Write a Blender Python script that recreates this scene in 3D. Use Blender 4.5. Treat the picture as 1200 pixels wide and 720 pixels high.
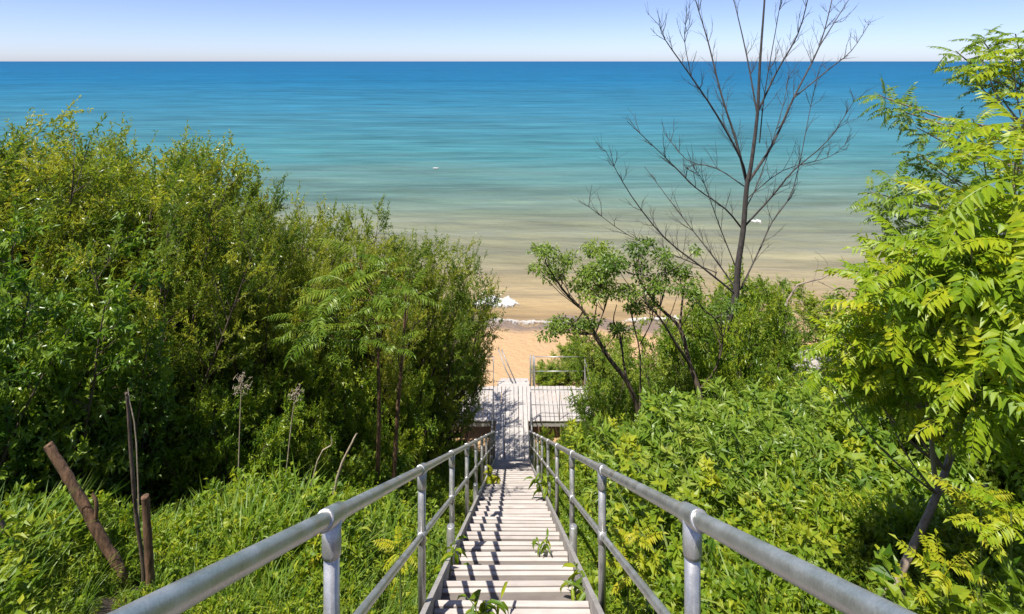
import bpy, math
import numpy as np
from mathutils import Vector

# ------------------------------------------------------------------ clean
for o in list(bpy.data.objects):
    bpy.data.objects.remove(o)
scn = bpy.context.scene
COL = scn.collection

# ------------------------------------------------------------------ camera
FPX, CAMZ = 634.0, 15.5            # focal length in photo pixels, eye height above the lake
cam = bpy.data.cameras.new('camera')
cam.sensor_width = 36.0
cam.lens = 36.0 * FPX / 1200.0
cam.shift_y = -288.0 / 1200.0
cam.clip_start = 0.05
cam.clip_end = 90000
camo = bpy.data.objects.new('camera', cam)
camo.location = (0, 0, CAMZ)
camo.rotation_euler = (math.radians(90), 0, 0)
COL.objects.link(camo)
scn.camera = camo

# ------------------------------------------------------------------ sky, sun, exposure
SUN_EL = 64.0
wd = bpy.data.worlds.new('World')
scn.world = wd
wd.use_nodes = True
nt = wd.node_tree
bg = nt.nodes['Background']
sky = nt.nodes.new('ShaderNodeTexSky')
sky.sky_type = 'NISHITA'
sky.sun_disc = False
sky.sun_elevation = math.radians(SUN_EL)
sky.sun_rotation = math.radians(225)
sky.air_density = 0.55
sky.dust_density = 0.5
sky.ozone_density = 3.5
wb = nt.nodes.new('ShaderNodeMix')          # white balance of the whole sky
wb.data_type = 'RGBA'
wb.blend_type = 'MULTIPLY'
wb.inputs[0].default_value = 1.0
wb.inputs[7].default_value = (1.045, .94, .99, 1)
nt.links.new(sky.outputs[0], wb.inputs[6])
nt.links.new(wb.outputs[2], bg.inputs[0])
bg.inputs[1].default_value = 0.113
sl = bpy.data.lights.new('sun', 'SUN')
sl.energy = 4.8
sl.angle = math.radians(0.5)
sl.color = (1.0, 0.955, 0.88)
slo = bpy.data.objects.new('sun', sl)
c_ = math.cos(math.radians(SUN_EL)) * math.sqrt(0.5)
slo.rotation_euler = Vector((c_, c_, -math.sin(math.radians(SUN_EL)))).to_track_quat('-Z', 'Y').to_euler()
slo.location = (-20, -20, 60)
COL.objects.link(slo)
vs = scn.view_settings
vs.view_transform = 'Standard'
vs.look = 'None'
vs.gamma = 1.0
vs.exposure = 0.7
vs.use_curve_mapping = False
scn.render.engine = 'CYCLES'
scn.cycles.max_bounces = 10
scn.cycles.diffuse_bounces = 5
scn.cycles.glossy_bounces = 2
scn.cycles.transmission_bounces = 8
scn.cycles.caustics_reflective = False
scn.render.resolution_x, scn.render.resolution_y = 1024, 614

# ------------------------------------------------------------------ helpers
def at(px, py, d):
    return np.array([(px - 600.0) / FPX * d, d, CAMZ - (py - 72.0) / FPX * d])

def nrm(a):
    a = np.asarray(a, float)
    return a / np.maximum(np.linalg.norm(a, axis=-1, keepdims=True), 1e-9)

def sstep(t):
    t = np.clip(t, 0, 1)
    return t * t * (3 - 2 * t)

def mk_mesh(name, V, F, smooth=False, tint=None):
    """F: (n,3) or (n,4) int array, or list of such arrays."""
    if not isinstance(F, (list, tuple)):
        F = [F]
    F = [np.asarray(f, np.int32) for f in F if len(f)]
    me = bpy.data.meshes.new(name)
    V = np.asarray(V, np.float32)
    me.vertices.add(len(V))
    me.vertices.foreach_set('co', V.ravel())
    nl = sum(f.size for f in F)
    npoly = sum(len(f) for f in F)
    me.loops.add(nl)
    me.loops.foreach_set('vertex_index', np.concatenate([f.ravel() for f in F]))
    me.polygons.add(npoly)
    tot = np.concatenate([np.full(len(f), f.shape[1], np.int32) for f in F])
    st = np.concatenate([[0], np.cumsum(tot)[:-1]]).astype(np.int32)
    me.polygons.foreach_set('loop_start', st)
    me.polygons.foreach_set('use_smooth', np.full(npoly, bool(smooth)))
    me.update(calc_edges=True)
    if tint is not None:
        a = me.attributes.new('tint', 'FLOAT', 'POINT')
        a.data.foreach_set('value', np.asarray(tint, np.float32))
    me.validate()
    return me

class MB:
    """collects solids into one mesh"""
    def __init__(s):
        s.V, s.Q, s.T, s.C, s.n = [], [], [], [], 0
    def add(s, V, Q=None, T=None, tint=None):
        V = np.asarray(V, float)
        s.V.append(V)
        if Q is not None and len(Q): s.Q.append(np.asarray(Q, int) + s.n)
        if T is not None and len(T): s.T.append(np.asarray(T, int) + s.n)
        s.C.append(np.full(len(V), .5) if tint is None else np.broadcast_to(tint, (len(V),)))
        s.n += len(V)
    def box(s, x0, x1, y0, y1, z0, z1):
        V = [(x, y, z) for z in (z0, z1) for y in (y0, y1) for x in (x0, x1)]
        s.add(V, [(0, 2, 3, 1), (4, 5, 7, 6), (0, 1, 5, 4), (2, 6, 7, 3), (0, 4, 6, 2), (1, 3, 7, 5)])
    def tube(s, pts, rad, n=8, cap=True, tint=None):
        pts = np.asarray(pts, float)
        k = len(pts)
        rad = np.broadcast_to(np.asarray(rad, float), (k,))
        t = np.zeros_like(pts)
        t[1:-1] = pts[2:] - pts[:-2]
        t[0] = pts[1] - pts[0]
        t[-1] = pts[-1] - pts[-2]
        t = nrm(t)
        ref = np.array([1., 0, 0]) if abs(t[0][0]) < .8 else np.array([0, 1., 0])
        u = nrm(ref - t * (t @ ref)[:, None])
        v = np.cross(t, u)
        a = np.arange(n) * 2 * math.pi / n
        V = (pts[:, None, :] + rad[:, None, None] * (np.cos(a)[None, :, None] * u[:, None, :] + np.sin(a)[None, :, None] * v[:, None, :])).reshape(-1, 3)
        Q = []
        for i in range(k - 1):
            for j in range(n):
                b, c = i * n + j, i * n + (j + 1) % n
                Q.append((b, c, c + n, b + n))
        T = []
        if cap:
            V = np.vstack([V, pts[:1], pts[-1:]])
            for j in range(n):
                T.append((k * n, (j + 1) % n, j))
                T.append((k * n + 1, (k - 1) * n + j, (k - 1) * n + (j + 1) % n))
        s.add(V, Q, T, tint)
    def mesh(s, name, smooth=False):
        V = np.vstack(s.V)
        F = []
        if s.Q: F.append(np.vstack(s.Q))
        if s.T: F.append(np.vstack(s.T))
        return mk_mesh(name, V, F, smooth, np.concatenate(s.C))

def obj(name, me, mat=None, parent=None, loc=None):
    if isinstance(me, MB): me = me.mesh(name)
    o = bpy.data.objects.new(name, me)
    COL.objects.link(o)
    if mat is not None and me is not None and not me.materials: me.materials.append(mat)
    if parent is not None: o.parent = parent
    if loc is not None: o.location = loc
    return o

def tag(o, label, cat, group=None, kind=None):
    o['label'] = label
    o['category'] = cat
    if group: o['group'] = group
    if kind: o['kind'] = kind
    return o

def thing(name, label, cat, loc=(0, 0, 0), group=None):
    o = bpy.data.objects.new(name, None)
    o.empty_display_size = .2
    o.location = loc
    COL.objects.link(o)
    return tag(o, label, cat, group)

# ------------------------------------------------------------------ materials
def new_mat(name):
    m = bpy.data.materials.new(name)
    m.use_nodes = True
    nt = m.node_tree
    return m, nt, nt.nodes['Principled BSDF'], nt.nodes['Material Output']

def N(nt, kind, **kw):
    n = nt.nodes.new(kind)
    for k, v in kw.items():
        setattr(n, k, v)
    return n

def ramp(nt, fac, stops, interp='LINEAR'):
    r = N(nt, 'ShaderNodeValToRGB')
    cr = r.color_ramp
    cr.interpolation = interp
    while len(cr.elements) < len(stops): cr.elements.new(0.5)
    for e, (p, c) in zip(cr.elements, stops):
        e.position = p
        e.color = (*c, 1) if len(c) == 3 else c
    nt.links.new(fac, r.inputs[0])
    return r

def noise(nt, scale, detail=4, rough=.55, vec=None, dim='3D'):
    n = N(nt, 'ShaderNodeTexNoise')
    n.noise_dimensions = dim
    n.inputs['Scale'].default_value = scale
    n.inputs['Detail'].default_value = detail
    n.inputs['Roughness'].default_value = rough
    if vec is not None: nt.links.new(vec, n.inputs['Vector'])
    return n

def mixc(nt, fac, a, b, mode='MIX'):
    m = N(nt, 'ShaderNodeMix', data_type='RGBA', blend_type=mode)
    if isinstance(fac, (int, float)): m.inputs[0].default_value = fac
    else: nt.links.new(fac, m.inputs[0])
    for i, v in ((6, a), (7, b)):
        if isinstance(v, tuple): m.inputs[i].default_value = (*v, 1)
        else: nt.links.new(v, m.inputs[i])
    return m.outputs[2]

def math_(nt, op, a, b=None, clamp=False):
    m = N(nt, 'ShaderNodeMath', operation=op, use_clamp=clamp)
    for i, v in ((0, a), (1, b)):
        if v is None: continue
        if isinstance(v, (int, float)): m.inputs[i].default_value = v
        else: nt.links.new(v, m.inputs[i])
    return m.outputs[0]

def mapping(nt, vec, scale):
    m = N(nt, 'ShaderNodeMapping')
    m.inputs['Scale'].default_value = scale
    nt.links.new(vec, m.inputs['Vector'])
    return m.outputs[0]

def bump(nt, h, bsdf, strength=.4, dist=.02):
    b = N(nt, 'ShaderNodeBump')
    b.inputs['Strength'].default_value = strength
    b.inputs['Distance'].default_value = dist
    nt.links.new(h, b.inputs['Height'])
    nt.links.new(b.outputs[0], bsdf.inputs['Normal'])
    return b

def leaf_mat(name, dark, mid, light, trans=.38, rough=.5, spec=.35, tcol=None):
    m, nt, p, out = new_mat(name)
    a = N(nt, 'ShaderNodeAttribute', attribute_name='tint')
    oi = N(nt, 'ShaderNodeObjectInfo')
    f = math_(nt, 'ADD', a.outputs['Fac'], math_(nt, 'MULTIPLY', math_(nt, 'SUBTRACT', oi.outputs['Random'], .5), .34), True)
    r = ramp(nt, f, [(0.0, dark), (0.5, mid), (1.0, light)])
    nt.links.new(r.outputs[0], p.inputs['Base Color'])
    p.inputs['Roughness'].default_value = rough
    p.inputs['Specular IOR Level'].default_value = spec
    t = N(nt, 'ShaderNodeBsdfTranslucent')
    tc = mixc(nt, 1.0, r.outputs[0], tcol or (1.25, 1.2, .45), 'MULTIPLY')
    nt.links.new(tc, t.inputs[0])
    ms = N(nt, 'ShaderNodeMixShader')
    ms.inputs[0].default_value = trans
    nt.links.new(p.outputs[0], ms.inputs[1])
    nt.links.new(t.outputs[0], ms.inputs[2])
    nt.links.new(ms.outputs[0], out.inputs[0])
    return m

def bark_mat(name, a, b, scale=30):
    m, nt, p, out = new_mat(name)
    tc = N(nt, 'ShaderNodeTexCoord')
    v = mapping(nt, tc.outputs['Object'], (1, 1, .25))
    n = noise(nt, scale, 6, .65, v)
    r = ramp(nt, n.outputs[0], [(.3, a), (.7, b)])
    nt.links.new(r.outputs[0], p.inputs['Base Color'])
    p.inputs['Roughness'].default_value = .9
    bump(nt, n.outputs[0], p, .8, .02)
    return m

M = {}
M['willow'] = leaf_mat('willow_leaf', (.13, .215, .026), (.27, .35, .042), (.47, .48, .065), .53, .34, .7)
M['broad'] = leaf_mat('broad_leaf', (.08, .185, .022), (.18, .30, .034), (.31, .41, .045), .5, .35, .65)
M['bush'] = leaf_mat('bush_leaf', (.11, .205, .018), (.23, .34, .028), (.39, .455, .038), .5, .38, .6)
M['airy'] = leaf_mat('airy_leaf', (.07, .14, .018), (.15, .24, .03), (.25, .33, .045), .4, .42, .45)
M['sumac'] = leaf_mat('bright_leaf', (.10, .21, .008), (.26, .37, .012), (.48, .49, .02), .47, .42, .45)
M['sumacfar'] = leaf_mat('pinnate_leaf', (.09, .18, .014), (.19, .29, .028), (.33, .39, .06), .42, .42, .45)
M['under'] = leaf_mat('undergrowth_leaf', (.07, .155, .012), (.20, .30, .018), (.40, .43, .028), .45, .45, .4)
M['grass'] = leaf_mat('grass_blade', (.06, .14, .012), (.155, .265, .02), (.36, .40, .08), .42, .45, .35)
M['petal'] = leaf_mat('white_petal', (.6, .6, .55), (.66, .66, .62), (.72, .72, .7), .3, .6, .2, (1., 1., 1.))
M['yellow'] = leaf_mat('yellowing_leaf', (.2, .27, .01), (.34, .38, .015), (.5, .42, .03), .4, .5, .3)
M['bark'] = bark_mat('brown_bark', (.05, .035, .025), (.16, .115, .085))
M['redbark'] = bark_mat('reddish_bark', (.05, .028, .017), (.24, .135, .075))
M['darkbark'] = bark_mat('dead_bark', (.03, .025, .022), (.095, .08, .072), 22)
M['greybark'] = bark_mat('grey_bark', (.17, .125, .095), (.42, .33, .27), 26)
M['straw'] = bark_mat('straw_stalk', (.26, .2, .14), (.48, .4, .3))
M['stem'] = bark_mat('green_stem', (.08, .13, .02), (.16, .2, .05))

def metal_mat(name, a, b, rough=.38, metal=.85):
    m, nt, p, out = new_mat(name)
    tc = N(nt, 'ShaderNodeTexCoord')
    n = noise(nt, 9, 6, .6, tc.outputs['Object'])
    n2 = noise(nt, 160, 3, .6, tc.outputs['Object'])
    f = math_(nt, 'ADD', math_(nt, 'MULTIPLY', n.outputs[0], .6), math_(nt, 'MULTIPLY', n2.outputs[0], .4))
    r = ramp(nt, f, [(.32, a), (.68, b)])
    nt.links.new(r.outputs[0], p.inputs['Base Color'])
    p.inputs['Metallic'].default_value = metal
    rr = ramp(nt, n.outputs[0], [(.3, (rough - .08,) * 3), (.7, (rough + .12,) * 3)])
    nt.links.new(rr.outputs[0], p.inputs['Roughness'])
    bump(nt, n2.outputs[0], p, .08, .002)
    return m
M['rail'] = metal_mat('galvanised_pipe', (.317, .312, .304), (.634, .625, .607), .36, .72)
M['thinrail'] = metal_mat('weathered_pipe', (.24, .23, .22), (.4, .39, .37), .5, .6)  # darker, duller metal than the stair rails

def board_mat(name, a, b, rough=.7, axis=0):
    m, nt, p, out = new_mat(name)
    tc = N(nt, 'ShaderNodeTexCoord')
    oi = N(nt, 'ShaderNodeObjectInfo')
    ofs = N(nt, 'ShaderNodeVectorMath', operation='ADD')
    cmb = N(nt, 'ShaderNodeCombineXYZ')
    for i in range(3):
        nt.links.new(math_(nt, 'MULTIPLY', oi.outputs['Random'], 37.0 + 11 * i), cmb.inputs[i])
    nt.links.new(tc.outputs['Object'], ofs.inputs[0])
    nt.links.new(cmb.outputs[0], ofs.inputs[1])
    sc = [60, 60, 60]
    sc[axis] = 3
    g = noise(nt, 1.0, 5, .6, mapping(nt, ofs.outputs[0], tuple(sc)))
    s = noise(nt, 5.0, 5, .65, ofs.outputs[0])
    f = math_(nt, 'ADD', math_(nt, 'MULTIPLY', g.outputs[0], .5), math_(nt, 'MULTIPLY', s.outputs[0], .5))
    f = math_(nt, 'ADD', f, math_(nt, 'MULTIPLY', math_(nt, 'SUBTRACT', oi.outputs['Random'], .5), .12))
    r = ramp(nt, f, [(.3, a), (.62, b)])
    nt.links.new(r.outputs[0], p.inputs['Base Color'])
    p.inputs['Roughness'].default_value = rough
    bump(nt, g.outputs[0], p, .25, .004)
    return m
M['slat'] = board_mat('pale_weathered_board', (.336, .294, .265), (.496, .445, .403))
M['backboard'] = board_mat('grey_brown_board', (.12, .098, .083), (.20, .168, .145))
M['plank'] = board_mat('pale_deck_plank', (.336, .302, .277), (.487, .449, .416), .7, 1)
M['stringer'] = board_mat('grey_stringer', (.24, .22, .2), (.42, .39, .36), .75, 1)

# ------------------------------------------------------------------ terrain
def ground(x, y):
    x = np.asarray(x, float); y = np.asarray(y, float)
    ax = np.abs(x)
    g = .62 - .55 * sstep((ax - .8) / 2.4) - .25 * sstep((ax - 3) / 6)
    nz = (np.sin(x * 1.3 + y * .7) * .5 + np.sin(x * .6 - y * 1.1 + 2) * .5 + .35 * np.sin(2.9 * x + 1.3 * y)) * .10 * sstep((ax - .7) / 2)
    zs = CAMZ - 1.248 - .667 * y - g + nz
    zs = np.minimum(zs, CAMZ - 1.7 + .03 * ax + nz + .02 * np.minimum(0, y))
    zb = np.where(y < 23, .98, .98 - (y - 23) * .116)
    zb = np.where(y > 31.4, -.0 - (y - 31.4) * .05, zb)
    zb = zb + .05 * np.sin(x * .21 + 1.0) + .02 * np.sin(x * 1.1 + y * .5) + .012 * np.sin(x * 2.3 - y * 1.7)
    zb = zb + 1.0 * sstep((ax - 2.2) / 3.0) * sstep((27.5 - y) / 5.0)
    k = .5
    return np.maximum(zs, zb) + k * .25 * np.exp(-np.abs(zs - zb) / k)

def warp(a, b, n, c, p):
    t = np.linspace(-1, 1, n)
    s = np.sign(t) * np.abs(t) ** p
    return np.where(s < 0, c + s * (c - a), c + s * (b - c))
gx = warp(-260, 260, 341, 0, 2.2)
gy = np.concatenate([np.linspace(-40, -4, 20)[:-1], np.linspace(-4, 36, 261)[:-1], np.linspace(36, 120, 40)])
GX, GY = np.meshgrid(gx, gy)
GZ = ground(GX, GY)
nx, ny = len(gx), len(gy)
ii = (np.arange(ny - 1)[:, None] * nx + np.arange(nx - 1)[None, :]).ravel()
me = mk_mesh('terrain', np.stack([GX, GY, GZ], -1).reshape(-1, 3), np.stack([ii, ii + 1, ii + nx + 1, ii + nx], -1), True)
m, nt, p, out = new_mat('bluff_and_sand')
geo = N(nt, 'ShaderNodeNewGeometry')
sep = N(nt, 'ShaderNodeSeparateXYZ')
nt.links.new(geo.outputs['Position'], sep.inputs[0])
nb = noise(nt, 1.3, 5, .6, geo.outputs['Position'])
nf = noise(nt, 40, 5, .7, geo.outputs['Position'])
nfoot = noise(nt, 3.2, 3, .5, geo.outputs['Position'])
sand = ramp(nt, nf.outputs[0], [(.3, (.44, .275, .135)), (.7, (.56, .365, .19))])
sand2 = mixc(nt, math_(nt, 'MULTIPLY', nb.outputs[0], .5), sand.outputs[0], (.50, .325, .175))
soil = ramp(nt, nf.outputs[0], [(.3, (.035, .026, .016)), (.7, (.13, .095, .06))])
zz = math_(nt, 'ADD', sep.outputs['Z'], math_(nt, 'MULTIPLY', math_(nt, 'SUBTRACT', nb.outputs[0], .5), .12))
wet = ramp(nt, zz, [(.05, (1, 1, 1)), (.16, (0, 0, 0))])
sandw = mixc(nt, wet.outputs[0], sand2, (.221, .160, .115))
veg = ramp(nt, math_(nt, 'MULTIPLY', zz, .25), [(.30, (0, 0, 0)), (.42, (1, 1, 1))])
nt.links.new(mixc(nt, veg.outputs[0], sandw, soil.outputs[0]), p.inputs['Base Color'])
rr = ramp(nt, wet.outputs[0], [(0, (.9,) * 3), (1, (.45,) * 3)])
nt.links.new(rr.outputs[0], p.inputs['Roughness'])
bump(nt, math_(nt, 'ADD', math_(nt, 'MULTIPLY', nf.outputs[0], .25), nfoot.outputs[0]), p, .9, .16)
o = obj('ground', me, m)
o['kind'] = 'structure'

# ------------------------------------------------------------------ lake
ly = np.concatenate([np.linspace(28, 60, 321)[:-1], np.geomspace(60, 400, 220)[:-1], np.geomspace(400, 60000, 60)])
lx = warp(-1, 1, 321, 0, 2.4)
LY = np.repeat(ly[:, None], len(lx), 1)
LX = lx[None, :] * (45 + LY * 5.0)
dist = LY - 31.4
amp = .085 * sstep((dist + .5) / 6) * sstep((170 - LY) / 110)
ph = LY * 1.45 + 1.1 * np.sin(LX * .06 + .7) + .6 * np.sin(LX * .17 + LY * .05)
LZ = amp * (np.sin(ph) + .45 * np.sin(ph * 2.3 + LX * .25) + .3 * np.sin(LY * .8 - LX * .35) + .3 * np.sin(LX * .8 + LY * 2.2))
LZ += .012 * np.sin(LX * .55 + .4) * np.exp(-np.maximum(dist, 0) / 3)
nx, ny = len(lx), len(ly)
ii = (np.arange(ny - 1)[:, None] * nx + np.arange(nx - 1)[None, :]).ravel()
me = mk_mesh('lake', np.stack([LX, LY, LZ], -1).reshape(-1, 3), np.stack([ii, ii + 1, ii + nx + 1, ii + nx], -1), True)
m, nt, p, out = new_mat('lake_water')
geo = N(nt, 'ShaderNodeNewGeometry')
sep = N(nt, 'ShaderNodeSeparateXYZ')
nt.links.new(geo.outputs['Position'], sep.inputs[0])
# distance off the shore -> depth colour (sand stirred up near the beach, then turquoise, then deep blue)
big = noise(nt, 1.0, 4, .6, mapping(nt, geo.outputs['Position'], (.018, .11, .1)))
lg = math_(nt, 'LOGARITHM', math_(nt, 'MAXIMUM', math_(nt, 'SUBTRACT', sep.outputs['Y'], 29.4), 1.0), 2.0)   # 1..15
lg = math_(nt, 'ADD', lg, math_(nt, 'MULTIPLY', math_(nt, 'SUBTRACT', big.outputs[0], .5), 1.0))
fac = math_(nt, 'DIVIDE', lg, 12.0, True)
cr = ramp(nt, fac, [
    (.10, (.33, .225, .115)),
    (.20, (.30, .22, .115)),
    (.27, (.235, .20, .12)),
    (.33, (.18, .178, .115)),
    (.385, (.145, .17, .12)),
    (.43, (.09, .16, .14)),
    (.50, (.045, .155, .175)),
    (.60, (.025, .13, .20)),
    (.72, (.008, .10, .20)),
    (.95, (.006, .082, .19))])
med = noise(nt, 1.0, 4, .6, mapping(nt, geo.outputs['Position'], (.05, .5, .1)))
far = noise(nt, 1.0, 3, .6, mapping(nt, geo.outputs['Position'], (.004, .02, .1)))
md2 = noise(nt, 1.0, 6, .68, mapping(nt, geo.outputs['Position'], (.03, .13, .1)))
v = math_(nt, 'ADD', math_(nt, 'MULTIPLY', med.outputs[0], .38), math_(nt, 'ADD', math_(nt, 'MULTIPLY', far.outputs[0], .2), math_(nt, 'MULTIPLY', md2.outputs[0], .42)))
vr = ramp(nt, v, [(.36, (.58,) * 3), (.64, (1.48,) * 3)])  # light and dark of the ripples put into the water colour
nt.links.new(mixc(nt, 1.0, cr.outputs[0], vr.outputs[0], 'MULTIPLY'), p.inputs['Base Color'])
p.inputs['Roughness'].default_value = .22
p.inputs['IOR'].default_value = 1.33
spr = ramp(nt, fac, [(.15, (.25,) * 3), (.5, (.16,) * 3), (.75, (.05,) * 3)])      # choppier far out: less mirror-like
nt.links.new(spr.outputs[0], p.inputs['Specular IOR Level'])
w1 = noise(nt, 1.0, 6, .62, mapping(nt, geo.outputs['Position'], (.55, 1.7, 1)))
w2 = noise(nt, 1.0, 4, .6, mapping(nt, geo.outputs['Position'], (.06, .22, 1)))
hh = math_(nt, 'ADD', math_(nt, 'MULTIPLY', w1.outputs[0], .35), math_(nt, 'MULTIPLY', w2.outputs[0], 1.6))
bump(nt, hh, p, .75, 1.0)
df = N(nt, 'ShaderNodeBsdfDiffuse')          # far chop scatters instead of mirroring
nt.links.new(p.inputs['Base Color'].links[0].from_socket, df.inputs[0])
mxs = N(nt, 'ShaderNodeMixShader')
mfr = ramp(nt, fac, [(.35, (.15,) * 3), (.62, (.8,) * 3)])
nt.links.new(mfr.outputs[0], mxs.inputs[0])
nt.links.new(p.outputs[0], mxs.inputs[1])
nt.links.new(df.outputs[0], mxs.inputs[2])
nt.links.new(mxs.outputs[0], out.inputs[0])
o = obj('lake', me, m)
o['kind'] = 'structure'

# foam: low breaking crests, real sheets riding a little above the water
m, nt, p, out = new_mat('foam')
p.inputs['Base Color'].default_value = (.6, .59, .57, 1)
p.inputs['Roughness'].default_value = .85
tc = N(nt, 'ShaderNodeTexCoord')
nn = noise(nt, 9, 6, .7, tc.outputs['Object'])
bump(nt, nn.outputs[0], p, .8, .05)
at_ = N(nt, 'ShaderNodeAttribute', attribute_name='tint')
n2 = noise(nt, 5, 6, .75, tc.outputs['Object'])
al = math_(nt, 'ADD', math_(nt, 'MULTIPLY', at_.outputs['Fac'], 1.3), math_(nt, 'MULTIPLY', math_(nt, 'SUBTRACT', n2.outputs[0], .5), 2.2))
ar = ramp(nt, al, [(.05, (0, 0, 0)), (.85, (1, 1, 1))])
nt.links.new(ar.outputs[0], p.inputs['Alpha'])
M['foam'] = m
def foam(cx, cy, lenx, leny, seed, label, dens=1.0, wob=.25):
    r = np.random.RandomState(seed)
    nu, nv = 60, 14
    V, Q, TI = [], [], []
    ph = r.uniform(0, 6, 6)
    for i in range(nu + 1):
        u = i / nu * 2 - 1
        w = max(0.0, 1 - abs(u) ** 2.2) ** .8 * (1 + .22 * math.sin(u * 9 + ph[0]) + .14 * math.sin(u * 23 + ph[1]) + .09 * math.sin(u * 47 + ph[4])) + .02
        mid = wob * (math.sin(u * 2.2 + ph[2]) + .4 * math.sin(u * 7 + ph[1])) * leny + .08 * leny * math.sin(u * 13 + ph[3])
        for j in range(nv + 1):
            t = j / nv * 2 - 1
            TI.append((1 - abs(t)) * min(1, w) * dens)
            hgt = .11 + .05 * (1 - t * t) * w + .012 * math.sin(u * 31 + t * 9 + ph[5])
            V.append((u * lenx + .05 * lenx * t * math.sin(3 * u), mid + t * w * leny, hgt if abs(t) < .98 else .02))
    for i in range(nu):
        for j in range(nv):
            a = i * (nv + 1) + j
            Q.append((a, a + nv + 1, a + nv + 2, a + 1))
    o = obj('foam', mk_mesh('foam', V, np.array(Q), True, TI), M['foam'], None, (cx, cy, 0))
    tag(o, label, 'foam')
foam(-1.0, 34.5, 1.55, .8, 3, 'patch of white foam breaking off the sand beside the deck stairs', 1.6)
foam(23.6, 52.2, .75, .55, 4, 'small white wave crest out behind the bare dead tree')
foam(9.4, 32.2, 3.2, .34, 5, 'thin foam line washing the beach behind the airy green trees', .55, .6)
foam(.6, 31.9, 3.4, .3, 7, 'faint swash line of foam along the wet sand beyond the deck', .42, .8)
foam(-11.0, 78, .5, .35, 6, 'tiny white cap far out on open turquoise water')

# ------------------------------------------------------------------ staircase
def fz(y): return CAMZ - 1.248 - .667 * y
def rz(y): return CAMZ - .315 - .667 * y
RUN, YE = .4775, 18.6
DECKZ = float(fz(YE))
st = thing('staircase', 'long pale board staircase with pipe handrails running down the bluff to the deck', 'staircase', (0, YE, DECKZ))
def local(o):      # geometry is written in world metres; keep it there under a moved parent
    o.location = (-o.parent.location[0], -o.parent.location[1], -o.parent.location[2]) if o.parent.parent is None and o.parent.type == 'EMPTY' else (0, 0, 0)
    return o
def bev_box(sx, sy, sz, b=.005):
    """box centred in x, top at z=0, chamfered along the top edges"""
    x, y = sx / 2, sy / 2
    V = [(-x, -y, -sz), (x, -y, -sz), (x, y, -sz), (-x, y, -sz),
         (-x, -y, -b), (x, -y, -b), (x, y, -b), (-x, y, -b),
         (-x + b, -y + b, 0), (x - b, -y + b, 0), (x - b, y - b, 0), (-x + b, y - b, 0)]
    Q = [(0, 3, 2, 1), (8, 9, 10, 11)]
    for a in (0, 4):
        for j in range(4):
            k = (j + 1) % 4
            Q.append((a + j, a + k, a + 4 + k, a + 4 + j))
    return np.array(V), np.array(Q)
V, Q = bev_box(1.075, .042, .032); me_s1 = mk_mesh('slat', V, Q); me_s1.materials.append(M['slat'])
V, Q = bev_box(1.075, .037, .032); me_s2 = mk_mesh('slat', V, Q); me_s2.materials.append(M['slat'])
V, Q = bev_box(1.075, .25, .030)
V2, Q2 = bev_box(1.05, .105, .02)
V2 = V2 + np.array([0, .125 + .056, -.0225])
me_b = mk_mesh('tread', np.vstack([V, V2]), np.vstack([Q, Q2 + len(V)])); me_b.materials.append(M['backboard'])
rng = np.random.RandomState(11)
for k in range(1, 42):
    d = YE - RUN * k
    z = float(fz(d))
    t = bpy.data.objects.new('tread', me_b)
    COL.objects.link(t)
    t.parent = st
    t.location = (rng.normal(0, .002), d - .042 - .016 - .037 - .010 - .125 - YE, z - .012 - DECKZ)
    t.rotation_euler = (rng.normal(0, .004), rng.normal(0, .004), rng.normal(0, .002))
    for me_, off in ((me_s1, .125 + .010 + .037 + .016 + .021), (me_s2, .125 + .010 + .0185)):
        s = bpy.data.objects.new('slat', me_)
        COL.objects.link(s)
        s.parent = t
        s.location = (rng.normal(0, .004), off + rng.normal(0, .0012), .012 + rng.normal(0, .0015))
        s.rotation_euler = (rng.normal(0, .01), rng.normal(0, .002), rng.normal(0, .003))
# stringers and carriage cleats
for s in (-1, 1):
    mb = MB()
    y0, y1 = -1.0, YE + .05
    x0, x1 = s * .542, s * .578
    V = []
    for x in (x0, x1):
        V += [(x, y0, fz(y0) + .05), (x, y1, fz(y1) + .05), (x, y1, fz(y1) - .27), (x, y0, fz(y0) - .27)]
    Qs = [(0, 1, 2, 3), (4, 7, 6, 5), (0, 4, 5, 1), (1, 5, 6, 2), (2, 6, 7, 3), (3, 7, 4, 0)]
    mb.add(V, Qs)
    local(obj('stringer', mb, M['stringer'], st))
# supports below
for d in np.arange(1.8, 18, 3.6):
    for s in (-1, 1):
        mb = MB()
        x = s * .50
        g0 = float(ground(x, d)) - .3
        mb.box(x - .045, x + .045, d - .045, d + .045, g0, fz(d) - .08)
        local(obj('support_post', mb, M['stringer'], st))
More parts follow.
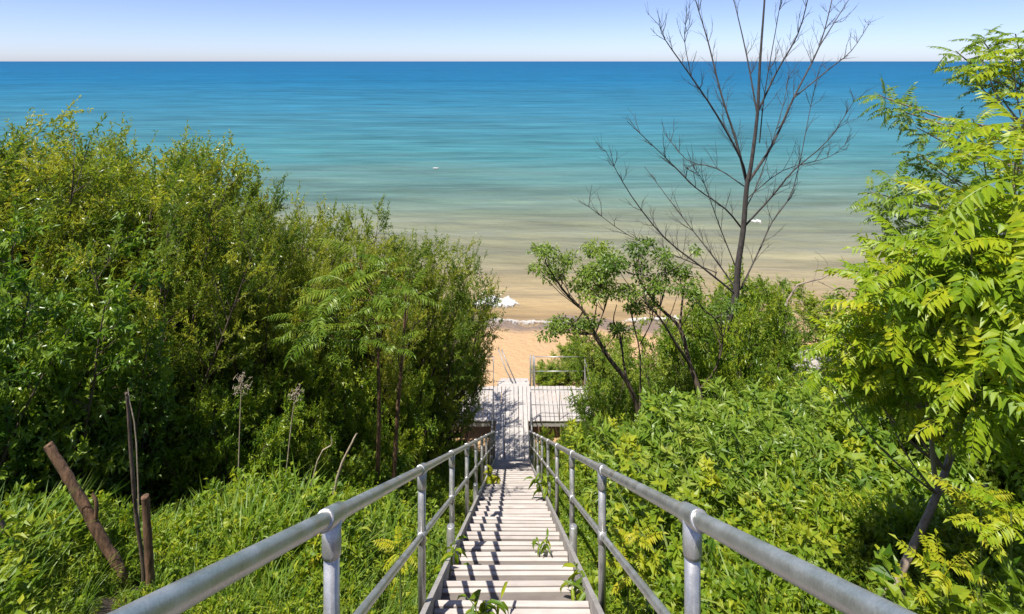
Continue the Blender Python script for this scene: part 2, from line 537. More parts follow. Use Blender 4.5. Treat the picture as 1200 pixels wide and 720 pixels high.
# railings
RX = .60
posts = [1.8 * k for k in range(0, 11)]
for s in (-1, 1):
    mb = MB()
    ys = np.linspace(-1.0, YE - .2, 45)
    pts = [(s * RX, y, rz(y)) for y in ys] + [(s * RX, YE - .08, rz(YE) + .035), (s * RX, YE + .02, rz(YE) - .03), (s * RX, YE + .05, rz(YE) - .12)]
    mb.tube(pts, .0245, 14)
    rail = local(obj('railing', mb.mesh('railing', True), M['rail'], st))
    mb = MB()
    mb.tube([(s * RX, y, rz(y) - .44) for y in np.linspace(-1.0, YE, 20)], .02, 12)
    obj('mid_rail', mb.mesh('mid_rail', True), M['rail'], rail)
    for i, d in enumerate(posts + [YE]):
        mb = MB()
        x = s * (RX + .0)
        mb.tube([(x, d, rz(d) - .015), (x, d, fz(d) - .25)], .026, 14)
        obj('post', mb.mesh('post', True), M['rail'], rail)
        if i < len(posts):
            mb = MB()
            dy = .075
            pts, rad = [], []
            for t, rr_ in ((-1, .026), (-1, .0315), (-.9, .0325), (.9, .0325), (1, .0315), (1, .026)):
                pts.append((x, d + t * dy, rz(d + t * dy) + .0005 * t)); rad.append(rr_)
            pts[0] = (x, d - dy - .002, rz(d - dy - .002)); pts[-1] = (x, d + dy + .002, rz(d + dy + .002))
            mb.tube(pts, rad, 14)
            mb.tube([(x, d, rz(d)), (x, d, rz(d) - .11), (x, d, rz(d) - .125), (x, d, rz(d) - .126)], [.0315, .0315, .0305, .026], 14)
            obj('coupling', mb.mesh('coupling', True), M['rail'], rail)
            mb = MB()
            mb.tube([(x, d - .04, rz(d - .04) - .44), (x, d - .039, rz(d - .039) - .44), (x, d + .039, rz(d + .039) - .44), (x, d + .04, rz(d + .04) - .44)], [.02, .026, .026, .02], 12)
            mb.tube([(x, d, rz(d) - .40), (x, d, rz(d) - .401), (x, d, rz(d) - .479), (x, d, rz(d) - .48)], [.026, .03, .03, .026], 12)
            obj('coupling', mb.mesh('coupling', True), M['rail'], rail)
        if i in (3, 5, 7, 9):
            mb = MB()
            mb.tube([(x + s * .0, d - .10, fz(d) + .30), (x, d - .10, fz(d) + .297), (x, d - .10, fz(d) - .7)], [.03, .038, .038], 12)
            obj('pile', mb.mesh('pile', True), M['rail'], rail)

# ------------------------------------------------------------------ deck
DY0, DY1, DYF, DX = YE - .52, 20.55, 22.75, 3.1
dk = thing('deck', 'pale plank beach deck with side wings and thin pipe railings at the stair foot', 'deck', (0, 20.6, float(ground(0, 20.6))))
dz = dk.location
def plank(x, ya, yb, w=.155):
    key = 'plank_%.2f_%.3f' % (yb - ya, w)
    me = bpy.data.meshes.get(key)
    if me is None:
        V, Q = bev_box(w, yb - ya, .034, .006)
        me = mk_mesh(key, V, Q)
        me.materials.append(M['plank'])
    o = bpy.data.objects.new('plank', me)
    COL.objects.link(o)
    o.parent = dk
    o.location = (x - dz[0] + rng.normal(0, .003), (ya + yb) / 2 - dz[1], DECKZ - dz[2] + rng.normal(0, .002))
    o.rotation_euler = (0, rng.normal(0, .012), rng.normal(0, .002))
for i in range(-18, 19):
    x = i * .172
    if abs(x) < .62: plank(x, DY0, DYF)
    else: plank(x, DY1, DYF)
for j in range(3):       # cross boards at the lake edge
    V, Q = bev_box(1.30, .15, .034, .006)
    o = obj('plank', mk_mesh('plank', V, Q), M['plank'], dk, (.08, DYF + .09 + .165 * j - dz[1], DECKZ - .01 - .02 * j - dz[2]))
for y in (DY1 + .06, (DY1 + DYF) / 2, DYF - .06):
    mb = MB(); mb.box(-DX, DX, y - .03, y + .03, DECKZ - .24, DECKZ - .045); local(obj('joist', mb, M['stringer'], dk))
for x in (-.6, .6):
    mb = MB(); mb.box(x - .02, x + .02, DY0 + .02, DYF + .45, DECKZ - .26, DECKZ - .05); local(obj('joist', mb, M['stringer'], dk))
for x in (-2.9, -.7, .7, 2.9):
    for y in (DY1 + .15, DYF - .2):
        mb = MB(); mb.box(x - .05, x + .05, y - .05, y + .05, float(ground(x, y)) - .3, DECKZ - .06); local(obj('support_post', mb, M['stringer'], dk))
def pipe_panel(pa, pb, h, mat, mid=.5, nposts=2, r=.02):
    """a bay of rail between two feet: top rail is the part, posts and mid rail its pieces"""
    pa, pb = np.array(pa, float), np.array(pb, float)
    up = np.array([0, 0, h])
    mb = MB(); mb.tube([pa + up, pb + up], r, 8)
    tr = local(obj('railing', mb.mesh('railing', True), mat, dk))
    mb = MB(); mb.tube([pa + up * mid, pb + up * mid], r * .8, 8); obj('mid_rail', mb.mesh('mid_rail', True), mat, tr)
    for i in range(nposts):
        q = pa + (pb - pa) * i / (nposts - 1)
        mb = MB(); mb.tube([q + (0, 0, -.2), q + up], r, 8); obj('post', mb.mesh('post', True), mat, tr)
for s in (-1, 1):
    pipe_panel((s * .72, DY1 + .05, DECKZ), (s * 2.9, DY1 + .05, DECKZ), 1.15, M['thinrail'], .5, 3, .016)     # uphill side
    pipe_panel((s * (.95 if s > 0 else .78), DYF - .05, DECKZ), (s * 3.05, DYF - .05, DECKZ), 1.25, M['rail'], .52, 2, .018)       # lake side
    pipe_panel((s * 3.06, DY1 + .12, DECKZ), (s * 3.06, DYF - .12, DECKZ), 1.15, M['rail'], .5, 2, .02)
    pipe_panel((s * .68, DY0 + .1, DECKZ), (s * .70, DY1 - .05, DECKZ), 1.1, M['thinrail'], .5, 2, .022)
# lower flight down to the sand
ls = thing('beach_steps', 'short pale steps dropping off the deck onto the sand', 'steps', (.1, DYF + .6, float(ground(.1, DYF + .6))))
for k in range(4):
    V, Q = bev_box(1.2, .26, .035)
    obj('tread', mk_mesh('tread', V, Q), M['plank'], ls, (0, k * .27 + .12, DECKZ - .17 * (k + 1) - ls.location[2]))
for s in (-1, 1):
    mb = MB()
    ya, yb = DYF + .5, DYF + 1.9
    za, zb_ = DECKZ - .05, DECKZ - .05 - .17 * 5.2
    x0, x1 = .1 + s * .605, .1 + s * .635
    V = []
    for x in (x0, x1): V += [(x, ya, za), (x, yb, zb_), (x, yb, zb_ - .22), (x, ya, za - .22)]
    mb.add(V, Qs)
    local(obj('stringer', mb, M['stringer'], ls))
# leaning looped handrail and the dark newel pair
mb = MB()
a0, a1 = np.array([.02, 22.95, DECKZ + .02]), np.array([-.52, 23.55, DECKZ + 1.12])
side = np.array([.13, 0, .0])
lp = [a1 - side * .6, a0 + (a1 - a0) * .35 - side * .6, a0 - side * .2 + (0, 0, .06), a0 + side * .4, a0 + side * .9 + (0, 0, .06), a0 + (a1 - a0) * .5 + side * .7, a1 + side * .5]
mb.tube(lp, .024, 8)
h = obj('handrail', mb.mesh('handrail', True), M['thinrail'])
tag(h, 'dark looped handrail leaning over the beach steps off the deck', 'handrail')
for dx, lab in ((.80, 'dark newel post at the lake edge of the deck beside the beach steps'), (.80 + .13, None)):
    pass
mb = MB()
for dx in (.78, .90):
    mb.tube([(dx, DYF + .02, DECKZ - .2), (dx, DYF + .02, DECKZ + 1.28)], .035, 8)
mb.tube([(.78, DYF + .02, DECKZ + .6), (.90, DYF + .02, DECKZ + .6)], .02, 6)
nw = local(obj('newel', mb.mesh('newel', True), M['thinrail'], dk))

# ------------------------------------------------------------------ plant building kit
TPL2 = (np.array([(0, 0, 0), (.45, .5, .12), (1, 0, -.1), (.45, -.5, .12)]), np.array([(0, 3, 2), (0, 2, 1)]))
TPL4 = (np.array([(0, 0, 0), (.38, .5, .10), (1, 0, -.18), (.38, -.5, .10), (.42, 0, -.02)]), np.array([(0, 3, 4), (0, 4, 1), (4, 3, 2), (4, 2, 1)]))
TPL8 = (np.array([(0, 0, 0), (.28, .46, .10), (.68, .36, .04), (1, 0, -.26), (.68, -.36, .04), (.28, -.46, .10), (.3, 0, 0), (.68, 0, -.06)]),
        np.array([(0, 5, 6), (0, 6, 1), (6, 5, 4), (6, 4, 7), (6, 7, 2), (6, 2, 1), (7, 4, 3), (7, 3, 2)]))

def leaves(tpl, P_, D, U, L, W, tint):
    """bulk leaves: base points, directions, up hints, length, width -> V, F, tint"""
    tv, tf = tpl
    D = nrm(D)
    S = nrm(np.cross(U, D))
    Nn = np.cross(D, S)
    L = np.asarray(L)[:, None, None]
    W = np.asarray(W)[:, None, None]
    V = P_[:, None, :] + D[:, None, :] * tv[None, :, 0:1] * L + S[:, None, :] * tv[None, :, 1:2] * W + Nn[:, None, :] * tv[None, :, 2:3] * L
    n, k = len(P_), len(tv)
    F = (tf[None] + (np.arange(n) * k)[:, None, None]).reshape(-1, tf.shape[1])
    return V.reshape(-1, 3), F, np.repeat(tint, k)

def rand_dir(rng, n):
    return nrm(rng.normal(size=(n, 3)))

def gen_plant(seed, H=6., nst=7, lean=.35, nbr=20, brlen=1.5, bup=.6, ntw=8, twlen=.45, tup=.4, nleaf=20,
              leafL=.08, leafW=.017, tpl=TPL2, droop=.25, start=.2, r0=.05, spread=.3, lnorm=.5, stem_curve=.25, clump=.25, minr=.003, twigs=True, taper=.72, hmin=.72, dome=.25):
    rng = np.random.RandomState(seed)
    mb = MB()
    TS, TD, TL, TT = [], [], [], []
    for i in range(nst):
        a = 2 * math.pi * (i + rng.uniform(-.4, .4)) / nst
        rad = np.array([math.cos(a), math.sin(a), 0])
        ln = lean * rng.uniform(.25, 1.2)
        h = H * rng.uniform(hmin, 1.0) * (1 - dome * ln)
        n = 7
        t = np.linspace(0, 1, n)
        pts = rad * spread * rng.uniform(.1, 1) + np.outer(t, rad) * ln * h + np.outer(t ** 1.0, [0, 0, 1]) * h
        pts[:, :2] += np.cumsum(rng.normal(0, .03 * H * stem_curve, (n, 2)), 0)
        pts[0, 2] -= .15
        mb.tube(pts, r0 * (1 - .9 * t) * rng.uniform(.7, 1.1) + minr, 6, False)
        for b in range(nbr):
            u = start + (1 - start) * ((b + rng.rand()) / nbr)
            fi = u * (n - 1)
            k = min(int(fi), n - 2)
            base = pts[k] + (pts[k + 1] - pts[k]) * (fi - k)
            sd = nrm(pts[k + 1] - pts[k])
            ra = rng.uniform(0, 2 * math.pi)
            out_ = np.array([math.cos(ra), math.sin(ra), 0]) + rad * .35
            bl = brlen * (1.0 - taper * u) * rng.uniform(.6, 1.25)
            d0 = nrm(sd * .45 + out_ * .85 + np.array([0, 0, bup]) * rng.uniform(.3, 1.1))
            q = np.array([base + d0 * bl * w + np.array([0, 0, 1]) * (bl * w * w * .18 * rng.uniform(-.6, 1)) for w in (0, .35, .7, 1)])
            mb.tube(q, np.array([1, .7, .45, .2]) * r0 * .28 * (1.1 - .7 * u) + minr * .7, 4, False)
            cl = rng.normal(0, clump)
            for w in range(ntw):
                v = .15 + .85 * (w + rng.rand()) / ntw if w < ntw - 1 else 1.0
                fi2 = v * 3
                k2 = min(int(fi2), 2)
                tb = q[k2] + (q[k2 + 1] - q[k2]) * (fi2 - k2)
                bd = nrm(q[k2 + 1] - q[k2])
                td = nrm(bd * .7 + rand_dir(rng, 1)[0] * .75 + np.array([0, 0, tup]))
                TS.append(tb); TD.append(td); TL.append(twlen * rng.uniform(.5, 1.2)); TT.append(cl)
        # leading shoot
        TS.append(pts[-1]); TD.append(nrm(pts[-1] - pts[-2])); TL.append(twlen * 1.3); TT.append(0.)
    TS, TD, TL, TT = np.array(TS), np.array(TD), np.array(TL), np.array(TT)
    nt_ = len(TS)
    if twigs:      # 3-sided twigs in bulk
        s = nrm(np.cross(TD, np.array([.3, .2, 1.])))
        w = np.cross(TD, s)
        r = minr * .6
        tri = [s * r, (-.5 * s + .87 * w) * r, (-.5 * s - .87 * w) * r]
        V = np.stack([TS + tri[0], TS + tri[1], TS + tri[2], TS + TD * TL[:, None]], 1).reshape(-1, 3)
        b = (np.arange(nt_) * 4)[:, None]
        mb.add(V, None, np.concatenate([b + [0, 1, 3], b + [1, 2, 3], b + [2, 0, 3]]))
    u = (np.tile(np.arange(nleaf), (nt_, 1)) + rng.rand(nt_, nleaf)) / nleaf
    Pn = TS[:, None] + TD[:, None] * (TL[:, None] * (.08 + .95 * u))[:, :, None]
    D = TD[:, None] * .75 + rng.normal(0, .62, (nt_, nleaf, 3)) + np.array([0, 0, -droop])
    U = np.array([0, 0, 1.]) + rng.normal(0, lnorm, (nt_, nleaf, 3))
    n = nt_ * nleaf
    sz = rng.uniform(.6, 1.25, n) * (1 - .3 * u.ravel())
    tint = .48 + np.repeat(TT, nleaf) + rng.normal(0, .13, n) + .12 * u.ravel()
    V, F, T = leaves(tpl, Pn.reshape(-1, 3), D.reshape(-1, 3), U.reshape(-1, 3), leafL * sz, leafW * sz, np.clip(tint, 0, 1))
    return mb, (V, F, T)

class Species:
    def __init__(s, name, wood, leaf, **kw):
        s.mb, (V, F, T) = gen_plant(**kw)
        s.H = kw.get('H', 6.)
        s.wood = s.mb.mesh('trunk', True); s.wood.materials.append(wood)
        s.crown = mk_mesh('crown', V, F, False, T); s.crown.materials.append(leaf)

def plant_it(sp, name, loc, H, rot, label, cat, group=None, wide=1.0, leafmat=None, sink=.05):
    r = thing(name, label, cat, (float(loc[0]), float(loc[1]), float(loc[2]) - sink), group)
    s = H / sp.H
    r.scale = (s * wide, s * wide, s)
    r.rotation_euler = (0, 0, rot)
    for nm, me in (('trunk', sp.wood), ('crown', sp.crown)):
        o = bpy.data.objects.new(nm, me)
        COL.objects.link(o)
        o.parent = r
    return r

# ------------------------------------------------------------------ thicket left of the stairs
WIL = [Species('willow', M['bark'], M['willow'], seed=20 + i, H=6., nst=12, lean=.42, hmin=.84, dome=.42, lnorm=1.1, clump=.36, nbr=24, brlen=1.0, bup=.45, ntw=9, twlen=.42, tup=.35,
               nleaf=18, leafL=.105, leafW=.03, droop=.15, start=.14, r0=.05, taper=.35) for i in range(3)]
WILH = Species('willow', M['bark'], M['willow'], seed=29, H=6., nst=6, lean=.34, hmin=.84, dome=.42, lnorm=1.1, nbr=26, brlen=1.25, bup=.4, ntw=9, twlen=.42, tup=.3,
               nleaf=22, leafL=.105, leafW=.03, droop=.15, start=.46, r0=.05, taper=.45)
BUSH = [Species('bush', M['bark'], M['bush'], seed=40 + i, H=3., nst=10, lean=.55, lnorm=.85, dome=.4, hmin=.8, nbr=16, brlen=.9, bup=.35, ntw=7, twlen=.3, tup=.2,
                nleaf=12, leafL=.12, leafW=.052, tpl=TPL2, droop=.25, start=.08, r0=.03, clump=.34) for i in range(2)]
LIME = Species('lime', M['bark'], M['sumacfar'], seed=47, H=3., nst=9, lean=.6, lnorm=.6, dome=.4, hmin=.75, nbr=13, brlen=1.0, bup=.3, ntw=6, twlen=.34, tup=.1,
               nleaf=15, leafL=.13, leafW=.038, tpl=TPL2, droop=.35, start=.1, r0=.03, clump=.3)
BROAD = [Species('broad', M['bark'], M['broad'], seed=60 + i, H=3.4, nst=9, lean=.5, lnorm=.8, dome=.35, nbr=15, brlen=.95, bup=.3, ntw=6, twlen=.32, tup=.2,
                 nleaf=12, leafL=.13, leafW=.05, tpl=TPL4, droop=.3, start=.08, r0=.035) for i in range(2)]

def ptree(sp, name, px, top, d, label, cat, group, rot, wide=1.0):
    x = (px - 600) / FPX * d
    g = float(ground(x, d))
    H = CAMZ - (top - 72) / FPX * d - g
    return plant_it(sp, name, (x, d, g), H, rot, label, cat, group, wide)
rw = np.random.RandomState(5)
WL = 'feathery narrow-leaved willow in the dense thicket beside the long staircase'
WG = 'willows in the thicket'
for i, (px, top, d, wd_) in enumerate([(-70, 128, 8.5, 1.0), (15, 116, 8.2, 1.0), (118, 134, 8.8, 1.0), (200, 176, 9.2, .85), (262, 212, 9.8, .75),
                                      (160, 190, 7.4, .8), (345, 238, 12.0, .85), (405, 244, 12.8, .85), (455, 268, 14.0, .85), (500, 292, 14.8, .88), (517, 318, 16.8, .62),
                                      (520, 350, 19.4, .75), (300, 250, 9.0, .7), (430, 330, 11.2, .7), (-150, 160, 7.5, 1.0), (60, 200, 11.0, 1.), (230, 235, 12.5, 1.0), (75, 128, 9.4, 1.0), (160, 166, 10.0, .9), (375, 252, 13.6, .9), (538, 392, 16.6, .55)]):
    hi = px > 515
    ptree(WILH if hi else WIL[i % 3], 'willow_tree', px, top, d, 'clear-stemmed willow overhanging the left wing of the deck' if hi else WL, 'tree', 'willows over the deck' if hi else WG, rw.uniform(0, 6.28), wd_)
BL = 'dark broad-leaved shrub at the foot of the willow thicket'
for i, (px, top, d, wd_) in enumerate([(60, 300, 6.2, .9), (-20, 250, 6.0, .9), (130, 350, 6.6, .8), (-70, 330, 5.2, .8)]):
    ptree(BROAD[i % 2], 'broadleaf_shrub', px, top, d, BL, 'shrub', 'broad-leaved shrubs under the willows', rw.uniform(0, 6.28), wd_)
UL = 'shaded leafy bush growing between the willow stems'
for i, (px, top, d, wd_) in enumerate([(220, 380, 8.0, .9), (310, 390, 8.8, .9), (385, 420, 9.6, .8), (470, 430, 11.5, .7), (495, 455, 13.5, .6), (488, 450, 15.5, .6), (440, 470, 9.6, .6),
                                      (270, 440, 7.2, .8), (350, 470, 8.0, .7), (180, 430, 7.2, .7)]):
    ptree(BUSH[i % 2], 'understory_bush', px, top, d, UL, 'bush', 'bushes under the willows', rw.uniform(0, 6.28), wd_)

# ------------------------------------------------------------------ right hand bushes
RL = 'rounded green bush on the bank below the airy trees'
for i, (px, top, d, wd_) in enumerate([(672, 398, 25.5, 1.1), (700, 372, 23.5, 1.0), (655, 420, 24.6, .8), (708, 436, 19.6, .7), (694, 484, 18.0, .5), (722, 418, 17, .8), (735, 452, 14.5, .7),
                                      (790, 400, 17.5, .9), (760, 380, 20, 1.0), (840, 372, 19, .9), (800, 440, 14.0, .8), (876, 410, 16.5, .8), (855, 440, 12.5, .8), (690, 488, 13.5, .7), (745, 490, 11, .7),
                                      (905, 436, 13, .9), (960, 440, 11.5, .9), (1010, 430, 10.5, .9), (900, 470, 9.6, .8), (1000, 455, 8.5, .8), (1080, 440, 8.0, .9), (1160, 430, 8.5, 1.), (1040, 420, 12.5, 1.0), (1130, 400, 13, 1.1),
                                      (820, 480, 10.0, .7), (838, 358, 15.6, .8), (866, 366, 15.9, .75), (852, 348, 15.0, .6), (898, 348, 21.5, .9), (876, 336, 20.6, .8), (640, 428, 24.4, 1.9), (666, 416, 24.8, 1.9), (692, 402, 25.2, 1.9), (640, 498, 20.0, .6), (665, 494, 19.8, .6), (690, 490, 19.6, .7), (1120, 330, 7.4, .75), (1175, 240, 7.0, .75), (1240, 200, 7.2, .8), (1215, 330, 6.2, .7), (1075, 390, 8.6, .8)]):
    sp_, lb_, gr_ = ((BUSH[i % 2], RL, 'bushes on the bank'), (LIME, 'lime green bush with drooping narrow leaves on the bank below the airy trees', 'lime bushes on the bank'),
                     (BROAD[i % 2], 'dark glossy broad-leaved bush on the bank among lighter ones', 'broad-leaved bushes on the bank'))[(0, 1, 1, 0, 2, 1)[i % 6]]
    ptree(sp_, 'bank_bush', px, top, d, lb_, 'bush', gr_, rw.uniform(0, 6.28), wd_)
RL2 = 'rounded bush beside the trunk of the bare dead tree'
for i, (px, top, d, wd_) in enumerate([(868, 322, 19.5, .7), (835, 350, 20.5, .7)]):
    ptree(BUSH[i % 2], 'shore_bush', px, top, d, RL2, 'bush', 'bushes around the dead tree', rw.uniform(0, 6.28), wd_)
HIGH = Species('high', M['bark'], M['bush'], seed=52, H=4.5, nst=6, lean=.42, lnorm=.8, dome=.4, hmin=.8, nbr=15, brlen=1.0, bup=.3, ntw=7, twlen=.34, tup=.15,
               nleaf=16, leafL=.11, leafW=.042, tpl=TPL2, droop=.3, start=.5, r0=.035, clump=.34)
for i, (px, top, d, wd_) in enumerate([(900, 322, 24.0, 1.35), (942, 332, 25.0, 1.35), (978, 348, 26.0, 1.2)]):
    ptree(HIGH, 'shore_tree', px, top, d, 'small clear-stemmed tree at the shore with pale boulders showing under it', 'tree', 'small trees over the boulders', rw.uniform(0, 6.28), wd_)

# low shrubs standing out of the tangle
LOWS = [Species('low', M['stem'], mt_, seed=95 + q_, H=1.2, nst=8, lean=.65, lnorm=.55, dome=.4, hmin=.7, nbr=8, brlen=.42, bup=.3, ntw=4, twlen=.17, tup=.2, nleaf=7,
                leafL=l_, leafW=w_, tpl=TPL4, droop=.25, start=.15, r0=.012, spread=.15, minr=.002, clump=.2)
        for q_, (mt_, l_, w_) in enumerate(((M['sumacfar'], .13, .04), (M['under'], .095, .055), (M['broad'], .12, .06)))]
rl_ = np.random.RandomState(91)
for i in range(26):
    d = rl_.uniform(4.2, 11.5)
    x = rl_.uniform(1.5, min(9, d * .95))
    if abs(x - 2.7) < .5 and d < 5: continue
    k_ = i % 3
    sp_ = LOWS[k_]
    plant_it(sp_, 'low_shrub', (x, d, float(ground(x, d))), rl_.uniform(.8, 1.35) + .04 * d, rl_.uniform(0, 6.28),
             ('small lime shrub standing out of the leafy tangle on the bank', 'small yellow-green shrub standing out of the leafy tangle on the bank', 'small dark glossy shrub standing out of the leafy tangle on the bank')[k_],
             'shrub', ('small lime shrubs in the tangle', 'small yellow-green shrubs in the tangle', 'small dark shrubs in the tangle')[k_], 1.25)

# ------------------------------------------------------------------ boulders
m, nt, p, out = new_mat('pale_rock')
tc = N(nt, 'ShaderNodeTexCoord')
n1 = noise(nt, 3, 8, .65, tc.outputs['Object'])
r = ramp(nt, n1.outputs[0], [(.3, (.289, .255, .221)), (.55, (.476, .433, .391)), (.75, (.578, .535, .493))])
nt.links.new(r.outputs[0], p.inputs['Base Color'])
p.inputs['Roughness'].default_value = .9
bump(nt, n1.outputs[0], p, .9, .12)
M['rock'] = m
def rock_mesh(seed):
    r = np.random.RandomState(seed)
    nu, nv = 14, 9
    V = [(0, 0, -1.)]
    for j in range(1, nv):
        th = -math.pi / 2 + math.pi * j / nv
        for i in range(nu):
            a = 2 * math.pi * i / nu
            V.append((math.cos(a) * math.cos(th), math.sin(a) * math.cos(th), math.sin(th)))
    V.append((0, 0, 1.))
    V = np.array(V)
    pl = rand_dir(r, 11)
    ds = r.uniform(.55, .85, 11)
    for n_, d_ in zip(pl, ds):       # chip planes off a sphere
        k = V @ n_
        V = np.where((k > d_)[:, None], V - np.outer(k - d_, n_), V)
    V += r.normal(0, .015, V.shape)
    V *= np.array([1.1, .8, .65])
    T, Q = [], []
    for i in range(nu):
        k = (i + 1) % nu
        T.append((0, 1 + k, 1 + i))
        T.append((len(V) - 1, 1 + (nv - 2) * nu + i, 1 + (nv - 2) * nu + k))
        for j in range(nv - 2):
            Q.append((1 + j * nu + i, 1 + j * nu + k, 1 + (j + 1) * nu + k, 1 + (j + 1) * nu + i))
    me = mk_mesh('boulder', V, [np.array(Q), np.array(T)], False)
    me.materials.append(M['rock'])
    return me
RK = [rock_mesh(s) for s in range(5)]
rr_ = np.random.RandomState(8)
for i in range(64):
    px = rr_.uniform(870, 1130)
    d = rr_.uniform(22.8, 28.5)
    x = (px - 600) / FPX * d
    s = rr_.uniform(.3, .62) if i % 5 else rr_.uniform(.6, .95)
    g = float(ground(x, d))
    o = obj('boulder', RK[i % 5], None, None, (x, d, g + s * .25 + .25 * float(sstep((28.5 - d) / 2.5)) * rr_.uniform(0, 1.6)))
    o.scale = (s * rr_.uniform(.9, 1.3), s, s * rr_.uniform(.8, 1.1))
    o.rotation_euler = (rr_.uniform(-.4, .4), rr_.uniform(-.4, .4), rr_.uniform(0, 6.28))
    tag(o, 'pale boulder in the rock pile at the water edge behind the bushes', 'boulder', 'boulders along the shore')

# ------------------------------------------------------------------ dead tree
def limb(mb, pts, r0, r1, n=7, sub=3):
    pts = np.asarray(pts, float)
    # subdivide smoothly (Catmull-Rom)
    q = [pts[0]]
    ext = np.vstack([2 * pts[0] - pts[1], pts, 2 * pts[-1] - pts[-2]])
    for i in range(1, len(ext) - 2):
        for t in ((.33, .67, 1.) if sub == 3 else np.arange(1, sub + 1) / sub):
            a, b, c, d = ext[i - 1], ext[i], ext[i + 1], ext[i + 2]
            q.append(.5 * ((2 * b) + (c - a) * t + (2 * a - 5 * b + 4 * c - d) * t * t + (3 * b - a - 3 * c + d) * t ** 3))
    q = np.array(q)
    mb.tube(q, np.linspace(r0, r1, len(q)), n, False)
    return q
DT = 16.5
rd = np.random.RandomState(77)
def dz_(x, y): return 690 + x / 2., y / 2.
dtree = thing('dead_tree', 'tall leafless dead tree with dark bare branches rising above the bushes', 'tree',
              (float(at(846, 470, DT)[0]), DT, float(ground(at(846, 470, DT)[0], DT))))
def dead_limb(pts, r0, r1, dd):
    k = len(pts)
    P3 = []
    for i, (x, y) in enumerate(pts):
        px, py = dz_(x, y)
        P3.append(at(px, py, DT + dd * i / (k - 1)))
    return np.array(P3)
mb = MB()
base = np.array(dtree.location) + np.array([0, 0, -.2])
tr_pts = [(345, 690), (350, 620), (362, 540), (370, 440), (380, 390), (395, 270), (401, 150), (412, 0), (417, -90)]
trunk3 = np.vstack([base, at(850, 400, DT), dead_limb(tr_pts, 0, 0, -.6)])
limb(mb, trunk3, .12, .015, 9)
local(obj('trunk', mb.mesh('trunk', True), M['darkbark'], dtree))
LIMBS = [
    ([(370, 430), (345, 330), (310, 220), (280, 100), (250, 0), (240, -50)], .075, 1.2),
    ([(370, 425), (355, 370), (300, 270), (240, 180), (180, 95), (165, 60)], .07, -1.5),
    ([(395, 270), (370, 130), (340, 0), (325, -60)], .05, 1.0),
    ([(395, 265), (440, 170), (490, 80), (515, -10), (520, -60)], .055, -1.0),
    ([(375, 425), (430, 340), (480, 230), (540, 110), (570, 0), (580, -50)], .075, 1.4),
    ([(362, 540), (320, 490), (250, 440), (180, 370), (90, 285)], .05, -1.8),
    ([(368, 440), (300, 395), (230, 375), (175, 310)], .035, 1.2),
    ([(366, 530), (430, 460), (480, 400), (560, 330), (620, 240)], .05, -1.6),
    ([(345, 690), (270, 630), (180, 560), (100, 460), (40, 355)], .06, -1.2),
    ([(347, 680), (290, 600), (220, 510), (130, 390)], .05, 1.5),
    ([(350, 640), (310, 540), (270, 430), (250, 400)], .03, -.8),
    ([(355, 680), (398, 590), (430, 520), (480, 440), (520, 250), (540, 160)], .045, 1.2),
    ([(480, 230), (560, 165), (615, 120), (655, 60)], .035, 1.8),
    ([(540, 110), (590, 30), (625, -25)], .03, 2.0),
    ([(300, 640), (180, 590), (90, 550), (0, 485)], .025, -2.0),
    ([(400, 335), (412, 220), (440, 60), (455, -30)], .035, -1.2),
    ([(362, 500), (400, 420), (455, 250), (470, 160)], .03, 2.0),
    ([(366, 470), (455, 400), (560, 370), (600, 340)], .025, 1.6),
    ([(240, 180), (225, 100), (228, 40)], .02, -1.7),
]
for pts, r0, dd in LIMBS:
    mb = MB()
    p3 = dead_limb(pts, 0, 0, dd)
    # start each limb inside the trunk
    tq = trunk3[np.argmin(np.linalg.norm(trunk3[:, [0, 2]] - p3[0][[0, 2]], axis=1))]
    q = limb(mb, p3, r0 * .6, .007, 6)
    L = len(q)
    for j in range(2, L):
        if rd.rand() < .95:
            for _ in range(rd.randint(1, 4)):
                t = nrm(q[j] - q[j - 1])
                dv = nrm(t * .8 + rand_dir(rd, 1)[0] * .7 + np.array([0, 0, .35]))
                ln = rd.uniform(.35, 1.0) * (1.1 - .5 * j / L)
                tip = q[j] + dv * ln
                kink = q[j] + dv * ln * .5 + rand_dir(rd, 1)[0] * .05
                mb.tube([q[j], kink, tip + (0, 0, .06)], [.009, .0065, .003], 4, False)
                for _k in range(rd.randint(2, 5)):
                    d2 = nrm(dv + rand_dir(rd, 1)[0] * .75 + np.array([0, 0, .2]))
                    o_ = q[j] + (kink - q[j]) * rd.uniform(.3, 1.) if _k % 2 else kink + (tip - kink) * rd.uniform(0, .8)
                    mb.tube([o_, o_ + d2 * rd.uniform(.15, .5)], [.005, .0025], 3, False)
    local(obj('branch', mb.mesh('branch', True), M['darkbark'], dtree))

# small dead shrub by the shore
def z2(x, y): return 800 + x / 2.77, 280 + y / 2.77
mb = MB()
D2 = 20.0
b0 = at(918, 400, D2); b0[2] = float(ground(b0[0], D2)) - .1
main = [b0, at(*z2(340, 200), D2), at(*z2(450, 130), D2 + .3), at(*z2(500, 100), D2 + .5)]
q = limb(mb, main, .05, .012, 6)
for a in ([(450, 130), (470, 80), (430, 40)], [(480, 110), (540, 85), (560, 70)], [(530, 88), (515, 55)], [(440, 138), (510, 170), (530, 150)], [(420, 150), (440, 80), (428, 60)]):
    limb(mb, [at(*z2(*c), D2 + .4) for c in a], .014, .005, 4)
o = obj('dead_shrub', mb.mesh('dead_shrub', True), M['greybark'], None)
o.location = (0, 0, 0)
tag(o, 'leafless forked twig standing out of the shore bush beside the lake', 'dead shrub')

